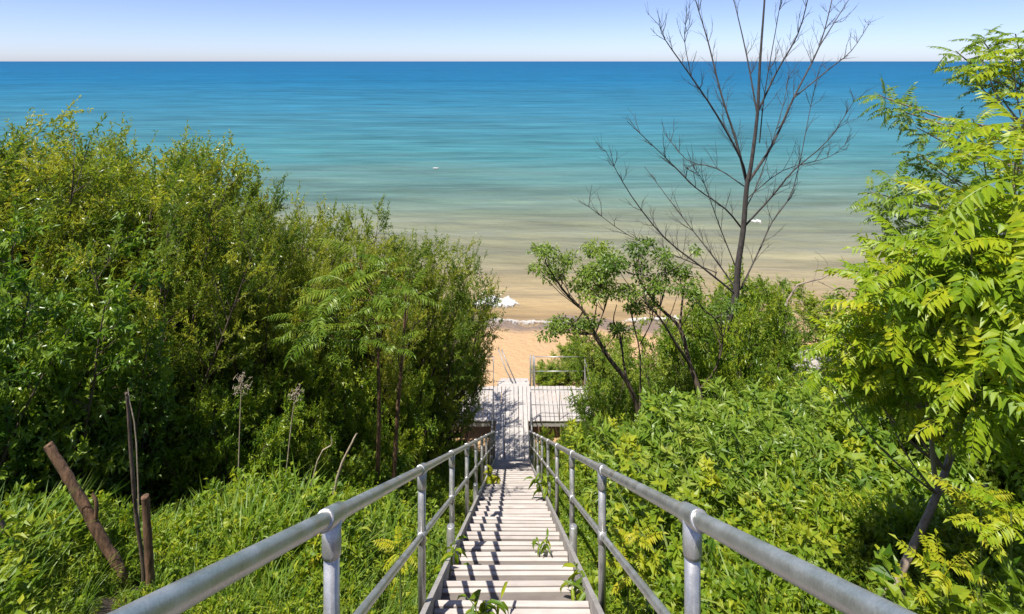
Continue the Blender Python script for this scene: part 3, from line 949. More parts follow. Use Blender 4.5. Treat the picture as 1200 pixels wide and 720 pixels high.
# ------------------------------------------------------------------ airy young trees right of the deck
def za(x, y, d): return at(610 + x / 2.572, 260 + y / 2.572, d)
def cluster_leaves(rng, cens, rads, nper, L, W, tpl, flat=.55, droop=.2, cl=.18):
    Ps, Ds, Us, Ts = [], [], [], []
    for c, r in zip(cens, rads):
        n = int(nper * (r / .3) ** 1.6)
        d = rand_dir(rng, n) * (rng.rand(n, 1) ** .45)
        off = d * np.array([1.25, 1.25, flat]) * r
        Ps.append(c + off)
        Ds.append(nrm(off + 1e-6) * .8 + rng.normal(0, .5, (n, 3)) + np.array([0, 0, -droop]))
        Us.append(np.array([0, 0, 1.]) + rng.normal(0, .4, (n, 3)))
        Ts.append(.5 + rng.normal(0, cl) + rng.normal(0, .13, n) + .1 * d[:, 2])
    Pn = np.vstack(Ps)
    n = len(Pn)
    sz = rng.uniform(.65, 1.25, n)
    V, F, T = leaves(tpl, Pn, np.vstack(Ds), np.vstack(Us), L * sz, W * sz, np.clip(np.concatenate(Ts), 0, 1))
    return V, F, T
def airy_tree(label, d, stems, cens, seed):
    rng = np.random.RandomState(seed)
    b = za(*stems[0][0][0], d)
    g = float(ground(b[0], d))
    root = thing('young_tree', label, 'tree', (float(b[0]), d, g))
    mb = MB()
    allq = []
    for k, (pts, r0, r1, dd) in enumerate(stems):
        p3 = np.array([za(x, y, d + dd * i / max(1, len(pts) - 1)) for i, (x, y) in enumerate(pts)])
        if k == 0: p3 = np.vstack([[b[0], d, g - .2], p3])
        allq.append(limb(mb, p3, r0, r1, 7))
    Q_ = np.vstack(allq)
    C3, R3 = [], []
    for (x, y, r) in cens:
        for s_ in range(3):
            c = za(x + rng.normal(0, 12), y + rng.normal(0, 9), d + rng.uniform(-.9, .9))
            C3.append(c); R3.append(r / 2.572 / FPX * d * rng.uniform(.55, 1.0))
            j = np.argmin(np.linalg.norm(Q_ - (c + [0, 0, -.5]), axis=1))
            mb.tube([Q_[j], (Q_[j] + c) / 2 + [0, 0, -.08], c], [.014, .010, .005], 4, False)
    local(obj('trunk', mb.mesh('trunk', True), M['bark'], root))
    V, F, T = cluster_leaves(rng, C3, R3, 165, .10, .045, TPL2)
    local(obj('crown', mk_mesh('crown', V, F, False, T), M['airy'], root))
airy_tree('slender leaning young tree with an airy flat-topped crown beside the deck', 14.0,
          [([(370, 640), (350, 560), (320, 480), (265, 410), (220, 330), (190, 270), (150, 230), (110, 180), (75, 120)], .085, .012, -.6),
           ([(320, 480), (310, 420), (300, 340), (280, 300), (290, 250)], .035, .01, .8),
           ([(265, 410), (225, 345), (225, 280), (240, 200)], .03, .008, -.5),
           ([(190, 270), (165, 300), (120, 310)], .02, .006, -.6),
           ([(225, 340), (260, 240), (270, 170)], .022, .007, .9)],
          [(60, 95, 36), (50, 150, 32), (135, 115, 38), (115, 165, 36), (170, 195, 36), (225, 80, 40), (255, 115, 40), (215, 215, 38), (265, 200, 36), (130, 300, 36), (170, 322, 34), (105, 330, 32), (215, 300, 30), (285, 320, 28), (195, 150, 36), (240, 160, 40)], 1)
airy_tree('forked young tree with several thin dark stems and an airy crown under the dead tree', 13.0,
          [([(545, 640), (540, 520), (510, 430), (480, 320), (410, 250), (350, 160), (350, 120)], .09, .012, .6),
           ([(510, 430), (470, 370), (420, 290), (380, 250)], .045, .012, -.8),
           ([(480, 320), (490, 220), (500, 170)], .03, .01, .6),
           ([(545, 500), (590, 440), (610, 350), (585, 290)], .03, .01, -.6),
           ([(420, 255), (440, 180), (430, 110)], .025, .007, .4)],
          [(300, 130, 40), (350, 85, 38), (365, 140, 38), (330, 200, 36), (340, 245, 32), (430, 110, 36), (430, 160, 38), (480, 150, 34), (500, 190, 32), (400, 195, 36), (540, 90, 18), (510, 235, 28), (385, 60, 24), (580, 290, 26), (620, 250, 30)], 2)
airy_tree('thin straight sapling standing between the two airy young trees', 13.6,
          [([(360, 560), (360, 400), (340, 310), (335, 270)], .028, .008, .2), ([(360, 370), (395, 300), (400, 250)], .016, .006, .2)],
          [(335, 262, 22), (400, 245, 20)], 3)

# ------------------------------------------------------------------ pinnate fronds
def frond(seed, L=.5, pairs=9, lL=.11, lW=.032, droop=.5, stem=True):
    """compound leaf along +X from the origin, drooping"""
    rng = np.random.RandomState(seed)
    n = 9
    t = np.linspace(0, 1, n)
    pts = np.stack([L * t * (1 - .12 * droop * t), .05 * L * np.sin(t * 2.5 + seed), L * (.22 * t - droop * .75 * t * t)], -1)
    mb = MB()
    mb.tube(pts, np.linspace(.0045, .0012, n), 3, False, tint=.55)
    Ps, Ds, Us, Ls = [], [], [], []
    for i in range(pairs):
        u = .2 + .78 * (i + .5) / pairs
        f = u * (n - 1); k = min(int(f), n - 2)
        b = pts[k] + (pts[k + 1] - pts[k]) * (f - k)
        tg = nrm(pts[k + 1] - pts[k])
        sd = nrm(np.cross([0, 0, 1.], tg))
        for s in (-1, 1):
            Ps.append(b + rng.normal(0, .003, 3))
            Ds.append(sd * s * .9 + tg * rng.uniform(.3, .6) + np.array([0, 0, -rng.uniform(.12, .45) - .15 * droop]))
            Us.append(np.cross(tg, sd) + rng.normal(0, .18, 3))
            Ls.append(lL * (1 - .55 * abs(u - .45) ** 1.3) * rng.uniform(.85, 1.12))
    Ps.append(pts[-1]); Ds.append(nrm(pts[-1] - pts[-2])); Us.append([0, 0, 1.]); Ls.append(lL * .85)
    Ls = np.array(Ls)
    V, F, T = leaves(TPL4, np.array(Ps), np.array(Ds), np.array(Us, float), Ls, Ls * lW / lL, np.clip(.5 + .16 * math.sin(seed * 2.1) + rng.normal(0, .14, len(Ls)), 0, 1))
    mb.add(V, None, F, T)
    return mb
FR = [frond(s, L=.44, pairs=10, lL=.105, lW=.040, droop=dr) for s, dr in enumerate((.35, .6, .85, .5))]
FRM = []
for b in FR:
    me = b.mesh('leaf'); me.materials.append(M['sumac']); FRM.append(me)
FR2M = []
for b in FR:
    me = b.mesh('leaf'); me.materials.append(M['sumacfar']); FR2M.append(me)
FRS = [frond(10 + s, L=.5, pairs=11, lL=.12, lW=.026, droop=dr) for s, dr in enumerate((.4, .7))]
FRSM = []
for b in FRS:
    me = b.mesh('leaf'); me.materials.append(M['sumacfar']); FRSM.append(me)

from mathutils import Matrix, Euler
def rosette(rng, tip, axis, n, scale, flat=.25):
    """directions for n fronds around a shoot tip -> list of 4x4"""
    out = []
    axis = nrm(np.array(axis, float))
    a0 = rng.uniform(0, 6.28)
    ref = nrm(np.cross(axis, [.3, .9, .1]))
    r2 = np.cross(axis, ref)
    for i in range(n):
        a = a0 + i * 2.4
        d = nrm(ref * math.cos(a) + r2 * math.sin(a) + axis * rng.uniform(flat - .2, flat + .5))
        x = Vector(d)
        up = Vector((0, 0, 1)) + Vector(rng.normal(0, .15, 3))
        y = up.cross(x).normalized()
        z = x.cross(y).normalized()
        m = Matrix((x, y, z)).transposed().to_4x4()
        s = scale * rng.uniform(.7, 1.15)
        p_ = tip - axis * .035 * i * scale
        out.append(Matrix.Translation(Vector(p_)) @ m @ Matrix.Scale(s, 4))
    return out

def frond_tree(name, label, root_loc, wood_parts, tips, meshes, leafmat, barkmat, seed, nleafobj=280, scale=1.0, nfr=(6, 9), group=None, shoots=True):
    """tips: list of (pos, axis). first nleafobj fronds (nearest the lens) are objects, the rest one mesh"""
    rng = np.random.RandomState(seed)
    root = thing(name, label, 'tree', tuple(float(v) for v in root_loc), group)
    rl = np.array(root.location)
    mats = []
    for tip, ax, sc in tips:
        mats += rosette(rng, np.array(tip), ax, rng.randint(*nfr), scale * sc)
    for nm, mbx in wood_parts:
        o = obj(nm, mbx.mesh(nm, True), M['straw'] if nm == 'dead_branch' else barkmat, root)
        o.location = tuple(-rl)
    order = sorted(range(len(mats)), key=lambda i: mats[i].translation[1])
    crown = None
    vv, tt, cc, n = [], [], [], 0
    rest = order[nleafobj:]
    if not rest: rest = order[-1:]
    for i in rest:
        b = FRS if meshes is FRSM else FR
        b = b[rng.randint(len(meshes))]
        V = np.vstack(b.V)
        Mx = np.array(mats[i])
        V = V @ Mx[:3, :3].T + Mx[:3, 3]
        T = [np.vstack(b.T)] if b.T else []
        for q in b.Q:
            T += [q[:, [0, 1, 2]], q[:, [0, 2, 3]]]
        vv.append(V); tt.append(np.vstack(T) + n); n += len(V)
        cc.append(np.clip(np.concatenate(b.C) + rng.normal(0, .13), 0, 1))
    crown = obj('crown', mk_mesh('crown', np.vstack(vv), np.vstack(tt), False, np.concatenate(cc)), leafmat, root)
    crown.location = tuple(-rl)
    if len(rest) > 20: crown['kind'] = 'stuff'
    for i in order[:nleafobj]:
        if i in rest and len(rest) == 1: continue
        o = bpy.data.objects.new('leaf', meshes[rng.randint(len(meshes))])
        COL.objects.link(o)
        o.parent = crown
        o.matrix_basis = mats[i]
    return root

# near tree on the right
D3 = 3.9
rt = np.random.RandomState(31)
tb = at(1043, 702, D3); gz = float(ground(tb[0], D3))
mb = MB()
tr = [np.array([tb[0] - .12, D3, gz - .15]), at(1043, 700, D3), at(1068, 645, D3), at(1098, 580, D3 + .05), at(1128, 490, D3 + .15), at(1150, 400, D3 + .25), at(1175, 290, D3 + .35), at(1195, 190, D3 + .45), at(1215, 80, D3 + .55)]
tq = limb(mb, tr, .031, .011, 10)
mb.tube([at(1041, 706, D3), at(1048, 690, D3)], [.055, .042], 9)
wood = [('trunk', mb)]
mb = MB()
limb(mb, [at(1098, 570, D3), at(1094, 545, D3 - .05), at(1090, 500, D3 - .1), at(1085, 460, D3 - .1)], .018, .012, 7)
wood.append(('dead_branch', mb))
mb = MB()
limb(mb, [at(1099, 575, D3), at(1125, 573, D3 - .1), at(1158, 569, D3 - .25)], .016, .009, 6)
wood.append(('branch', mb))
NT = [(1010, 360, 3.6, .8), (985, 390, 3.7, .7), (1040, 330, 3.5, .9), (1080, 300, 3.4, 1.0), (1060, 380, 3.4, .9), (1110, 350, 3.2, 1.), (1150, 320, 3.1, 1.), (1120, 270, 3.3, 1.), (1160, 230, 3.2, 1.), (1190, 190, 3.1, 1.), (1100, 230, 3.6, .8),
      (1190, 280, 3.0, 1.), (1180, 370, 3.0, 1.), (1150, 385, 3.2, .9), (1195, 420, 3.0, 1.), (1070, 410, 3.5, .7), (1040, 425, 3.7, .6), (1150, 170, 3.6, .8), (1200, 140, 3.4, .9), (1230, 250, 3.1, 1.), (1240, 340, 3.0, 1.), (1250, 180, 3.3, 1.),
      (1030, 400, 3.8, .8), (1230, 430, 3.2, 1.), (1090, 330, 3.9, .9), (1140, 290, 4.0, .9), (1180, 240, 4.1, 1.), (1120, 390, 4.1, .9), (1065, 350, 4.2, .8), (1200, 330, 4.2, 1.), (1160, 380, 4.4, 1.),
      (1170, 300, 3.4, 1.), (1130, 330, 3.6, 1.), (1190, 380, 3.3, 1.), (1100, 390, 3.7, .9), (1060, 320, 3.8, .8), (1210, 230, 3.5, 1.), (1175, 410, 3.6, .9), (1000, 420, 3.9, .7), (1150, 465, 3.3, .8), (1190, 490, 3.2, .8), (1125, 445, 3.5, .8), (1060, 465, 3.7, .6), (1025, 450, 3.8, .6), (1175, 445, 3.1, .9), (1205, 455, 3.3, .9), (1140, 140, 4.0, .7), (1185, 60, 4.3, .7), (1150, 70, 4.5, .6), (1215, 50, 4.2, .8), (1210, 480, 3.4, .8), (1260, 90, 4., 1.)]
rj_ = np.random.RandomState(3)
NT = NT + [(px + rj_.normal(0, 22), py + rj_.normal(0, 18), d + rj_.uniform(-.2, .45), sc * .9) for px, py, d, sc in NT if py > 265]
tips = []
for j, (px, py, d, sc) in enumerate(NT):
    tip = at(px, py, d)
    k = np.argmin(np.linalg.norm(tq - (tip + [0, 0, -.45]), axis=1))
    mb = MB()
    mid = (tq[k] + tip) / 2 + np.array([0, 0, -.10])
    limb(mb, [tq[k], mid, tip], .008, .004, 5)
    wood.append(('branch', mb))
    tips.append((tip, nrm(nrm(tip - mid) + np.array([0, 0, .7])), sc * .85))
frond_tree('walnut_tree', 'bright yellow-green young tree with feathery compound leaves leaning over the right bank', (tb[0] - .12, D3, gz), wood, tips, FRM, M['sumac'], M['greybark'], 4, 297, 1.12, (9, 13))

# a second tree standing just behind it, darker: only its outer sprays show past the near one
D4 = 6.2
mb = MB()
x4 = float(at(1235, 300, D4)[0]); g4 = float(ground(x4, D4))
tr4 = [np.array([x4, D4, g4 - .2]), at(1240, 450, D4), at(1225, 300, D4), at(1215, 150, D4), at(1210, 30, D4), at(1215, -60, D4)]
tq4 = limb(mb, tr4, .09, .015, 8)
wood4 = [('trunk', mb)]
tips4 = []
for (px, py, d, sc) in [(1030, 112, 6., .62), (1055, 130, 6.1, .65), (1075, 150, 6.0, .6), (1020, 225, 6.0, .65), (1045, 210, 5.9, .7), (1065, 235, 6., .7), (1090, 195, 6.2, .7), (1035, 248, 6.2, .6), (1110, 150, 6.2, .6), (1120, 60, 6., .65), (1150, 45, 6.1, .7), (1135, 85, 6.2, .65), (1170, 75, 6., .7), (1190, 40, 6., .7), (1165, 100, 6.3, .6), (1195, 90, 6., .7), (1085, 260, 6.2, .7), (1220, 60, 6., .8), (1130, 170, 6.3, .7), (1075, 180, 6.4, .6), (1105, 215, 6.4, .7), (1240, 110, 6.2, .8)]:
    tip = at(px, py, d)
    k = np.argmin(np.linalg.norm(tq4 - (tip + [0, 0, -.5]), axis=1))
    mb = MB()
    mid = (tq4[k] + tip) / 2 + np.array([0, 0, -.12])
    limb(mb, [tq4[k], mid, tip], .018, .006, 5)
    wood4.append(('branch', mb))
    tips4.append((tip, nrm(nrm(tip - mid) + np.array([0, 0, .5])), sc * .8))
frond_tree('walnut_tree', 'darker compound-leaved tree whose upper sprays reach past the bright one over the water', (x4, D4, g4), wood4, tips4, FR2M, M['sumacfar'], M['greybark'], 5, 290, 1.25, (12, 16))

# sumac on the left: thin reddish stems carrying fern-like fronds
def sumac(label, stems, tips_px, seed, d):
    wood, tips = [], []
    b = None
    Qs_ = []
    for pts in stems:
        mb = MB()
        p3 = [at(px, py, d) for px, py in pts]
        g = float(ground(p3[0][0], d))
        if b is None: b = (p3[0][0], d, g)
        p3[0] = np.array([p3[0][0], d, min(g - .1, p3[0][2])])
        Qs_.append(limb(mb, p3, .04, .014, 7))
        wood.append(('trunk' if len(wood) == 0 else 'stem', mb))
    Qa = np.vstack(Qs_)
    for px, py, dd, sc in tips_px:
        tip = at(px, py, dd)
        k = np.argmin(np.linalg.norm(Qa - (tip + [0, 0, -.5]), axis=1))
        mb = MB()
        mid = (Qa[k] + tip) / 2 + np.array([0, 0, -.15])
        limb(mb, [Qa[k], mid, tip], .012, .006, 5)
        wood.append(('branch', mb))
        tips.append((tip, np.array([0, 0, 1.]), sc))
    frond_tree('sumac', label, b, wood, tips, FRSM, M['sumacfar'], M['redbark'], seed, 140, 1.3, (7, 10))
sumac('sumac with fern-like fronds on thin reddish stems beside the staircase', [[(440, 570), (444, 500), (443, 420), (440, 350)], [(458, 575), (466, 480), (472, 410), (476, 340)]],
      [(440, 345, 8.4, 1.), (400, 330, 8.2, 1.), (375, 365, 8.0, 1.), (420, 300, 8.8, .9), (350, 375, 8.2, .9), (385, 395, 8., .8), (480, 340, 8.6, .8), (430, 380, 8., .8), (465, 400, 8.2, .7), (455, 310, 9., .8)], 9, 8.6)

# ------------------------------------------------------------------ cut stumps and canes on the left
def stump(label, pts, r0, r1, d, mat='redbark', branches=()):
    mb = MB()
    p3 = [at(px, py, d) for px, py in pts]
    base = p3[0].copy(); base[2] = min(base[2], float(ground(base[0], d))) - .1
    mb_ = limb(mb, [base] + p3[0:1] + p3[1:], r0, r1, 10, 8)
    rj = np.random.RandomState(int(pts[0][0]) + 7)
    k_ = len(mb.V[0]) // 10
    ctr = np.repeat(mb_, 10, 0)
    rel = mb.V[0] - ctr
    mb.V[0] = ctr + rel * (1 + rj.normal(0, .07, (len(rel), 1)) + np.repeat(rj.normal(0, .05, k_), 10)[:, None] + np.tile(rj.normal(0, .06, 10), k_)[:, None])
    # flat sawn top
    tip, t = mb_[-1], nrm(mb_[-1] - mb_[-2])
    mb.tube([tip - t * .01, tip + t * .012], [r1 * 1.02, r1 * .92], 10)
    for br in branches:
        limb(mb, [at(px, py, d) for px, py in br], r1 * .6, r1 * .3, 6)
    o = obj('stump', mb.mesh('stump', True), M[mat])
    tag(o, label, 'stump')
stump('leaning sawn-off brown stump with a side sprig in the grass by the willows', [(142, 672), (118, 628), (88, 572), (57, 522)], .040, .032, 4.3, 'redbark', [[(112, 610), (113, 590), (108, 578)]])
stump('short upright sawn-off stump beside the thin leafy cane', [(176, 690), (174, 640), (170, 583)], .033, .028, 4.2)
stump('dark cut stump leaning in tall grass, ferny yellow plant at its foot', [(34, 706), (20, 665), (-6, 608)], .042, .034, 3.8, 'bark')
stump('thin upright cane with dry leaves at its tip between two stumps', [(168, 668), (158, 590), (150, 480), (148, 462)], .017, .010, 4.3, 'bark')
# dry stalks
def stalk(label, pts, d, head=None, r=.008, seed=0):
    rng = np.random.RandomState(seed)
    mb = MB()
    p3 = [at(px, py, d) for px, py in pts]
    p3[0][2] = min(p3[0][2], float(ground(p3[0][0], d)) - .05)
    q = limb(mb, p3, r, r * .5, 5)
    if head:
        for i in range(20):
            dv = nrm(rand_dir(rng, 1)[0] + np.array([0, 0, .4]))
            e = q[-1] + dv * head * rng.uniform(.4, 1)
            mb.tube([q[-1] + (0, 0, -.03 * rng.rand()), e], [.004, .002], 3, False)
            for _ in range(4):
                mb.tube([e, e + rand_dir(rng, 1)[0] * head * .3], [.004, .002], 3, False)
    tag(obj('dry_stalk', mb.mesh('dry_stalk', True), M['straw']), label, 'stalk')
stalk('pale dry stalk with a spreading dead flower head in front of the thicket', [(277, 545), (281, 500), (283, 450)], 6.4, .14, .008, 1)
stalk('second dry stalk with a smaller brown seed head, kinked near its top', [(328, 560), (340, 510), (345, 470), (347, 462)], 6.6, .10, .008, 2)
stalk('long bare dead stick leaning right beside the handrail', [(378, 595), (395, 560), (412, 520), (418, 508)], 6.0, None, .018, 3)
stalk('bare forked twig lying low in front of the dark thicket', [(350, 570), (372, 540), (388, 522), (388, 512)], 6.2, None, .01, 4)
stalk('thin white cane arching beside the upright stump', [(165, 580), (160, 520), (152, 470), (150, 455)], 4.6, None, .007, 5)

# ------------------------------------------------------------------ undergrowth
under = bpy.data.collections.new('undergrowth_kinds')     # never linked to the scene: only a source for the scatter
def kind_obj(name, mb, lv, leafm, woodm):
    V = np.vstack(mb.V); tt = [np.vstack(mb.T)] if mb.T else []
    for q in mb.Q: tt += [q[:, [0, 1, 2]], q[:, [0, 2, 3]]]
    Tw = np.vstack(tt)
    Vl, Fl, Tl = lv
    me = mk_mesh(name, np.vstack([V, Vl]), np.vstack([Tw, Fl + len(V)]), False, np.concatenate([np.full(len(V), .4), Tl]))
    me.materials.append(leafm); me.materials.append(woodm)
    mi = np.zeros(len(me.polygons), np.int32); mi[:len(Tw)] = 1
    me.polygons.foreach_set('material_index', mi)
    o = bpy.data.objects.new(name, me)
    under.objects.link(o)
    return o
for i in range(3):    # brambles
    mb, lv = gen_plant(seed=100 + i, H=.55, nst=6, lean=.6, nbr=5, brlen=.22, bup=.3, ntw=3, twlen=.09, tup=.3, nleaf=4, leafL=.08, leafW=.046, tpl=TPL4,
                       droop=.2, start=.25, r0=.006, spread=.08, minr=.0015, lnorm=.6, clump=.14)
    kind_obj('a%d_bramble' % i, mb, lv, M['under'], M['stem'])
for i in range(2):    # tall lance-leaved herbs
    mb, lv = gen_plant(seed=110 + i, H=.7, nst=5, lean=.3, nbr=9, brlen=.05, bup=.5, ntw=1, twlen=.05, tup=.3, nleaf=4, leafL=.125, leafW=.03, tpl=TPL4,
                       droop=.3, start=.2, r0=.006, spread=.10, minr=.0015, lnorm=.3, clump=.12)
    kind_obj('b%d_herb' % i, mb, lv, M['under'], M['stem'])
def grass_tuft(seed, n=46, H=.55):
    rng = np.random.RandomState(seed)
    V, F, T = [], [], []
    for i in range(n):
        a = rng.uniform(0, 6.28); ln = H * rng.uniform(.5, 1.15); bend = rng.uniform(.15, .8)
        d = np.array([math.cos(a), math.sin(a), 0]); s = np.array([-d[1], d[0], 0])
        b = np.array([rng.normal(0, .05), rng.normal(0, .05), -.03])
        w = rng.uniform(.004, .0085)
        n0 = len(V)
        for u, ww in ((0, 1.), (.35, .95), (.7, .65)):
            c = b + d * ln * bend * u * u + np.array([0, 0, ln * (u - .38 * bend * u * u)])
            V += [c + s * w * ww, c - s * w * ww]
        V.append(b + d * ln * bend + np.array([0, 0, ln * (1 - .5 * bend)]))
        F += [(n0, n0 + 1, n0 + 3), (n0, n0 + 3, n0 + 2), (n0 + 2, n0 + 3, n0 + 5), (n0 + 2, n0 + 5, n0 + 4), (n0 + 4, n0 + 5, n0 + 6)]
        T += [np.clip(.45 + rng.normal(0, .2), 0, 1)] * 7
    return np.array(V), np.array(F), np.array(T)
for i in range(3):
    V, F, T = grass_tuft(120 + i)
    me = mk_mesh('c%d_grass' % i, V, F, False, T); me.materials.append(M['grass'])
    under.objects.link(bpy.data.objects.new('c%d_grass' % i, me))
for i in range(2):    # low broad-leaved cover
    mb, lv = gen_plant(seed=130 + i, H=.32, nst=7, lean=.9, nbr=4, brlen=.15, bup=.2, ntw=2, twlen=.08, tup=.1, nleaf=4, leafL=.085, leafW=.06, tpl=TPL4,
                       droop=.15, start=.2, r0=.005, spread=.1, minr=.0014, lnorm=.45, clump=.14)
    kind_obj('d%d_cover' % i, mb, lv, M['under'], M['stem'])
for i in range(1):    # yellow-green seedlings
    mb, lv = gen_plant(seed=140 + i, H=.5, nst=4, lean=.5, nbr=4, brlen=.2, bup=.3, ntw=2, twlen=.12, tup=.2, nleaf=7, leafL=.11, leafW=.035, tpl=TPL4,
                       droop=.3, start=.3, r0=.006, spread=.06, minr=.0015, lnorm=.25, clump=.1)
    kind_obj('e%d_seedling' % i, mb, lv, M['yellow'], M['stem'])
KN = sorted(o.name for o in under.objects)
KI = {c: [i for i, n in enumerate(KN) if n[0] == c] for c in 'abcde'}

def scatter(name, pts, rot, scl, idx, label):
    me = bpy.data.meshes.new(name)
    me.vertices.add(len(pts))
    me.vertices.foreach_set('co', np.asarray(pts, np.float32).ravel())
    for nm, ty, dat in (('rot', 'FLOAT_VECTOR', rot), ('scl', 'FLOAT', scl), ('idx', 'INT', idx)):
        a = me.attributes.new(nm, ty, 'POINT')
        if ty == 'FLOAT_VECTOR': a.data.foreach_set('vector', np.asarray(dat, np.float32).ravel())
        else: a.data.foreach_set('value', np.asarray(dat, np.int32 if ty == 'INT' else np.float32))
    ng = bpy.data.node_groups.new(name, 'GeometryNodeTree')
    ng.interface.new_socket('Geometry', in_out='INPUT', socket_type='NodeSocketGeometry')
    ng.interface.new_socket('Geometry', in_out='OUTPUT', socket_type='NodeSocketGeometry')
    gi, go = ng.nodes.new('NodeGroupInput'), ng.nodes.new('NodeGroupOutput')
    ci = ng.nodes.new('GeometryNodeCollectionInfo')
    ci.inputs['Collection'].default_value = under
    ci.inputs['Separate Children'].default_value = True
    ci.inputs['Reset Children'].default_value = True
    ip = ng.nodes.new('GeometryNodeInstanceOnPoints')
    ip.inputs['Pick Instance'].default_value = True
    def na(nm, ty):
        n = ng.nodes.new('GeometryNodeInputNamedAttribute')
        n.data_type = ty
        n.inputs['Name'].default_value = nm
        return n.outputs[0]
    ng.links.new(gi.outputs[0], ip.inputs['Points'])
    ng.links.new(ci.outputs[0], ip.inputs['Instance'])
    ng.links.new(na('idx', 'INT'), ip.inputs['Instance Index'])
    e2r = ng.nodes.new('FunctionNodeEulerToRotation')
    ng.links.new(na('rot', 'FLOAT_VECTOR'), e2r.inputs[0])
    ng.links.new(e2r.outputs[0], ip.inputs['Rotation'])
    ng.links.new(na('scl', 'FLOAT'), ip.inputs['Scale'])
    ng.links.new(ip.outputs[0], go.inputs[0])
    o = obj(name, me)
    md = o.modifiers.new('scatter', 'NODES')
    md.node_group = ng
    tag(o, label, 'undergrowth', None, 'stuff')
    return o

def field(seed, n, xr, yr, kinds, sc, keep=None):
    rng = np.random.RandomState(seed)
    x = rng.uniform(*xr, n); y = yr[0] + (yr[1] - yr[0]) * rng.rand(n) ** 1.25
    if keep is not None:
        k = keep(x, y, rng)
        x, y = x[k], y[k]
    n = len(x)
    z = ground(x, y)
    idx = np.array([rng.choice(KI[c]) for c in rng.choice(list(kinds.keys()), n, p=np.array(list(kinds.values())) / sum(kinds.values()))])
    lobe = .5 + 1.0 * (.5 + .5 * np.sin(x * 1.9 + 1.3 * np.sin(y * 1.1)) * np.sin(y * 1.7 + .6 * x))
    s = rng.uniform(*sc, n) * lobe * (.62 + .38 * sstep((np.abs(x) - .75) / 1.6))
    kf = np.array([dict(a=1., b=.8, c=1.3, d=1., e=.8)[KN[i][0]] for i in idx])
    s = s * kf
    for tx, ty in ((2.72, 3.9), (-3.15, 4.3), (-2.82, 4.2), (-3.3, 3.8)):      # trampled ground round the trunk and the stumps
        tt = np.clip((x * tx + y * ty) / (tx * tx + ty * ty), .55, 1.02)
        s = s * (.58 + .42 * sstep((np.hypot(x - tx * tt, y - ty * tt) - .12) / .45))
    rot = np.stack([rng.normal(-.12, .14, n), rng.normal(0, .15, n), rng.uniform(0, 6.28, n)], -1)
    return np.stack([x, y, z - .03], -1), rot, s, idx
# right bank: dense leafy tangle
A = field(1, 21000, (.78, 14), (.6, 20.3), dict(a=.50, b=.20, c=.12, d=.15, e=.03), (.36, 1.0), lambda x, y, r: (x < y * 1.15 + 1.5) & (r.rand(len(x)) < .45 + .75 * (np.sin(2.3 * x + 1.1 * np.sin(1.9 * y)) * np.sin(2.1 * y + .8 * x) > -.25)))
scatter('undergrowth', *A, 'dense tangle of low leafy plants covering the bank under the bright tree')
# left bank: grass and herbs in front of the thicket
B = field(2, 9500, (-9, -.78), (.6, 8.5), dict(a=.18, b=.27, c=.42, d=.11, e=.02), (.34, .95), lambda x, y, r: (-x < y * 1.15 + 1.5))
scatter('grass', *B, 'long bright grass and herbs around the cut stumps')
# shady floor below the willows and along the stair
C = field(3, 2600, (-12, -.8), (8., 20), dict(a=.4, b=.2, d=.4), (.8, 1.3), lambda x, y, r: (-x < y * .9 + 1))
scatter('shade_plants', *C, 'sparse shaded plants on the floor of the willow thicket')

# ------------------------------------------------------------------ individual plants by the stairs
def weed(label, root, dirs, leafL, leafW, seed, mat='under', nl=9, stemL=.35):
    rng = np.random.RandomState(seed)
    r = thing('weed', label, 'plant', tuple(float(v) for v in root))
    for d in dirs:
        d = nrm(np.array(d, float))
        t = np.linspace(0, 1, 6)
        pts = np.outer(t, d) * stemL + np.outer(-t * t, [0, 0, .35 * stemL]) + np.outer(np.sin(t * 3) * .02, [1, 0, 0])
        mb = MB(); mb.tube(pts, np.linspace(.006, .002, 6), 5, False)
        s = obj('stem', mb.mesh('stem', True), M['stem'], r)
        for i in range(nl):
            u = .2 + .8 * i / (nl - 1)
            f = u * 5; k = min(int(f), 4)
            b = pts[k] + (pts[k + 1] - pts[k]) * (f - k)
            dv = nrm(d * .25 + rand_dir(rng, 1)[0] * .8 + np.array([0, 0, -.75]))
            V, F, T = leaves(TPL8, b[None], dv[None], (np.array([0, 0, 1.]) + rng.normal(0, .3, 3))[None], [leafL * rng.uniform(.7, 1.2)], [leafW * rng.uniform(.8, 1.2)], np.clip([.5 + rng.normal(0, .18)], 0, 1))
            obj('leaf', mk_mesh('leaf', V, F, True, T), M[mat], s)
def onst(px, py):      # point on the tread surface seen there
    d = .5
    for _ in range(400):
        d += .05
        if 72 + FPX * (1.248 + .667 * d) / d < py: break
    return at(px, py, d)
w0 = onst(532, 660); w0[0] = -.63
weed('bunch of drooping green weeds hanging over the left stair edge by the rail', w0 + (0, 0, -.15), [(.3, .1, .9), (.05, -.3, .9), (.25, .3, .8), (-.1, .1, .9), (.5, -.1, .6)], .13, .04, 1, stemL=.42)
w1_ = onst(676, 690); w1_[0] = .60
weed('long-leaved weed drooping over the right stair edge', w1_ + (0, 0, -.12), [(-.5, -.1, .9), (-.3, .3, .8), (-.1, -.3, .9)], .17, .035, 2, stemL=.36)
weed('small weed sprouting through the treads near the right rail', onst(634, 648), [(.1, 0, 1.), (.3, .2, .9), (-.3, .1, .8)], .09, .022, 3, nl=7, stemL=.20)
w3 = onst(560, 716)
weed('leafy weed pushing up between two treads at the middle', w3 + (0, -.03, -.05), [(.2, 0, 1.), (-.3, .1, .9), (.5, .2, .6), (0, -.3, .9)], .14, .03, 4, nl=8, stemL=.24)
weed('yellow-green sprig poking through the shaded lower treads', onst(573, 566), [(.2, 0, 1.), (-.2, .2, .9), (.5, 0, .7)], .20, .08, 5, 'yellow', 7, .35)
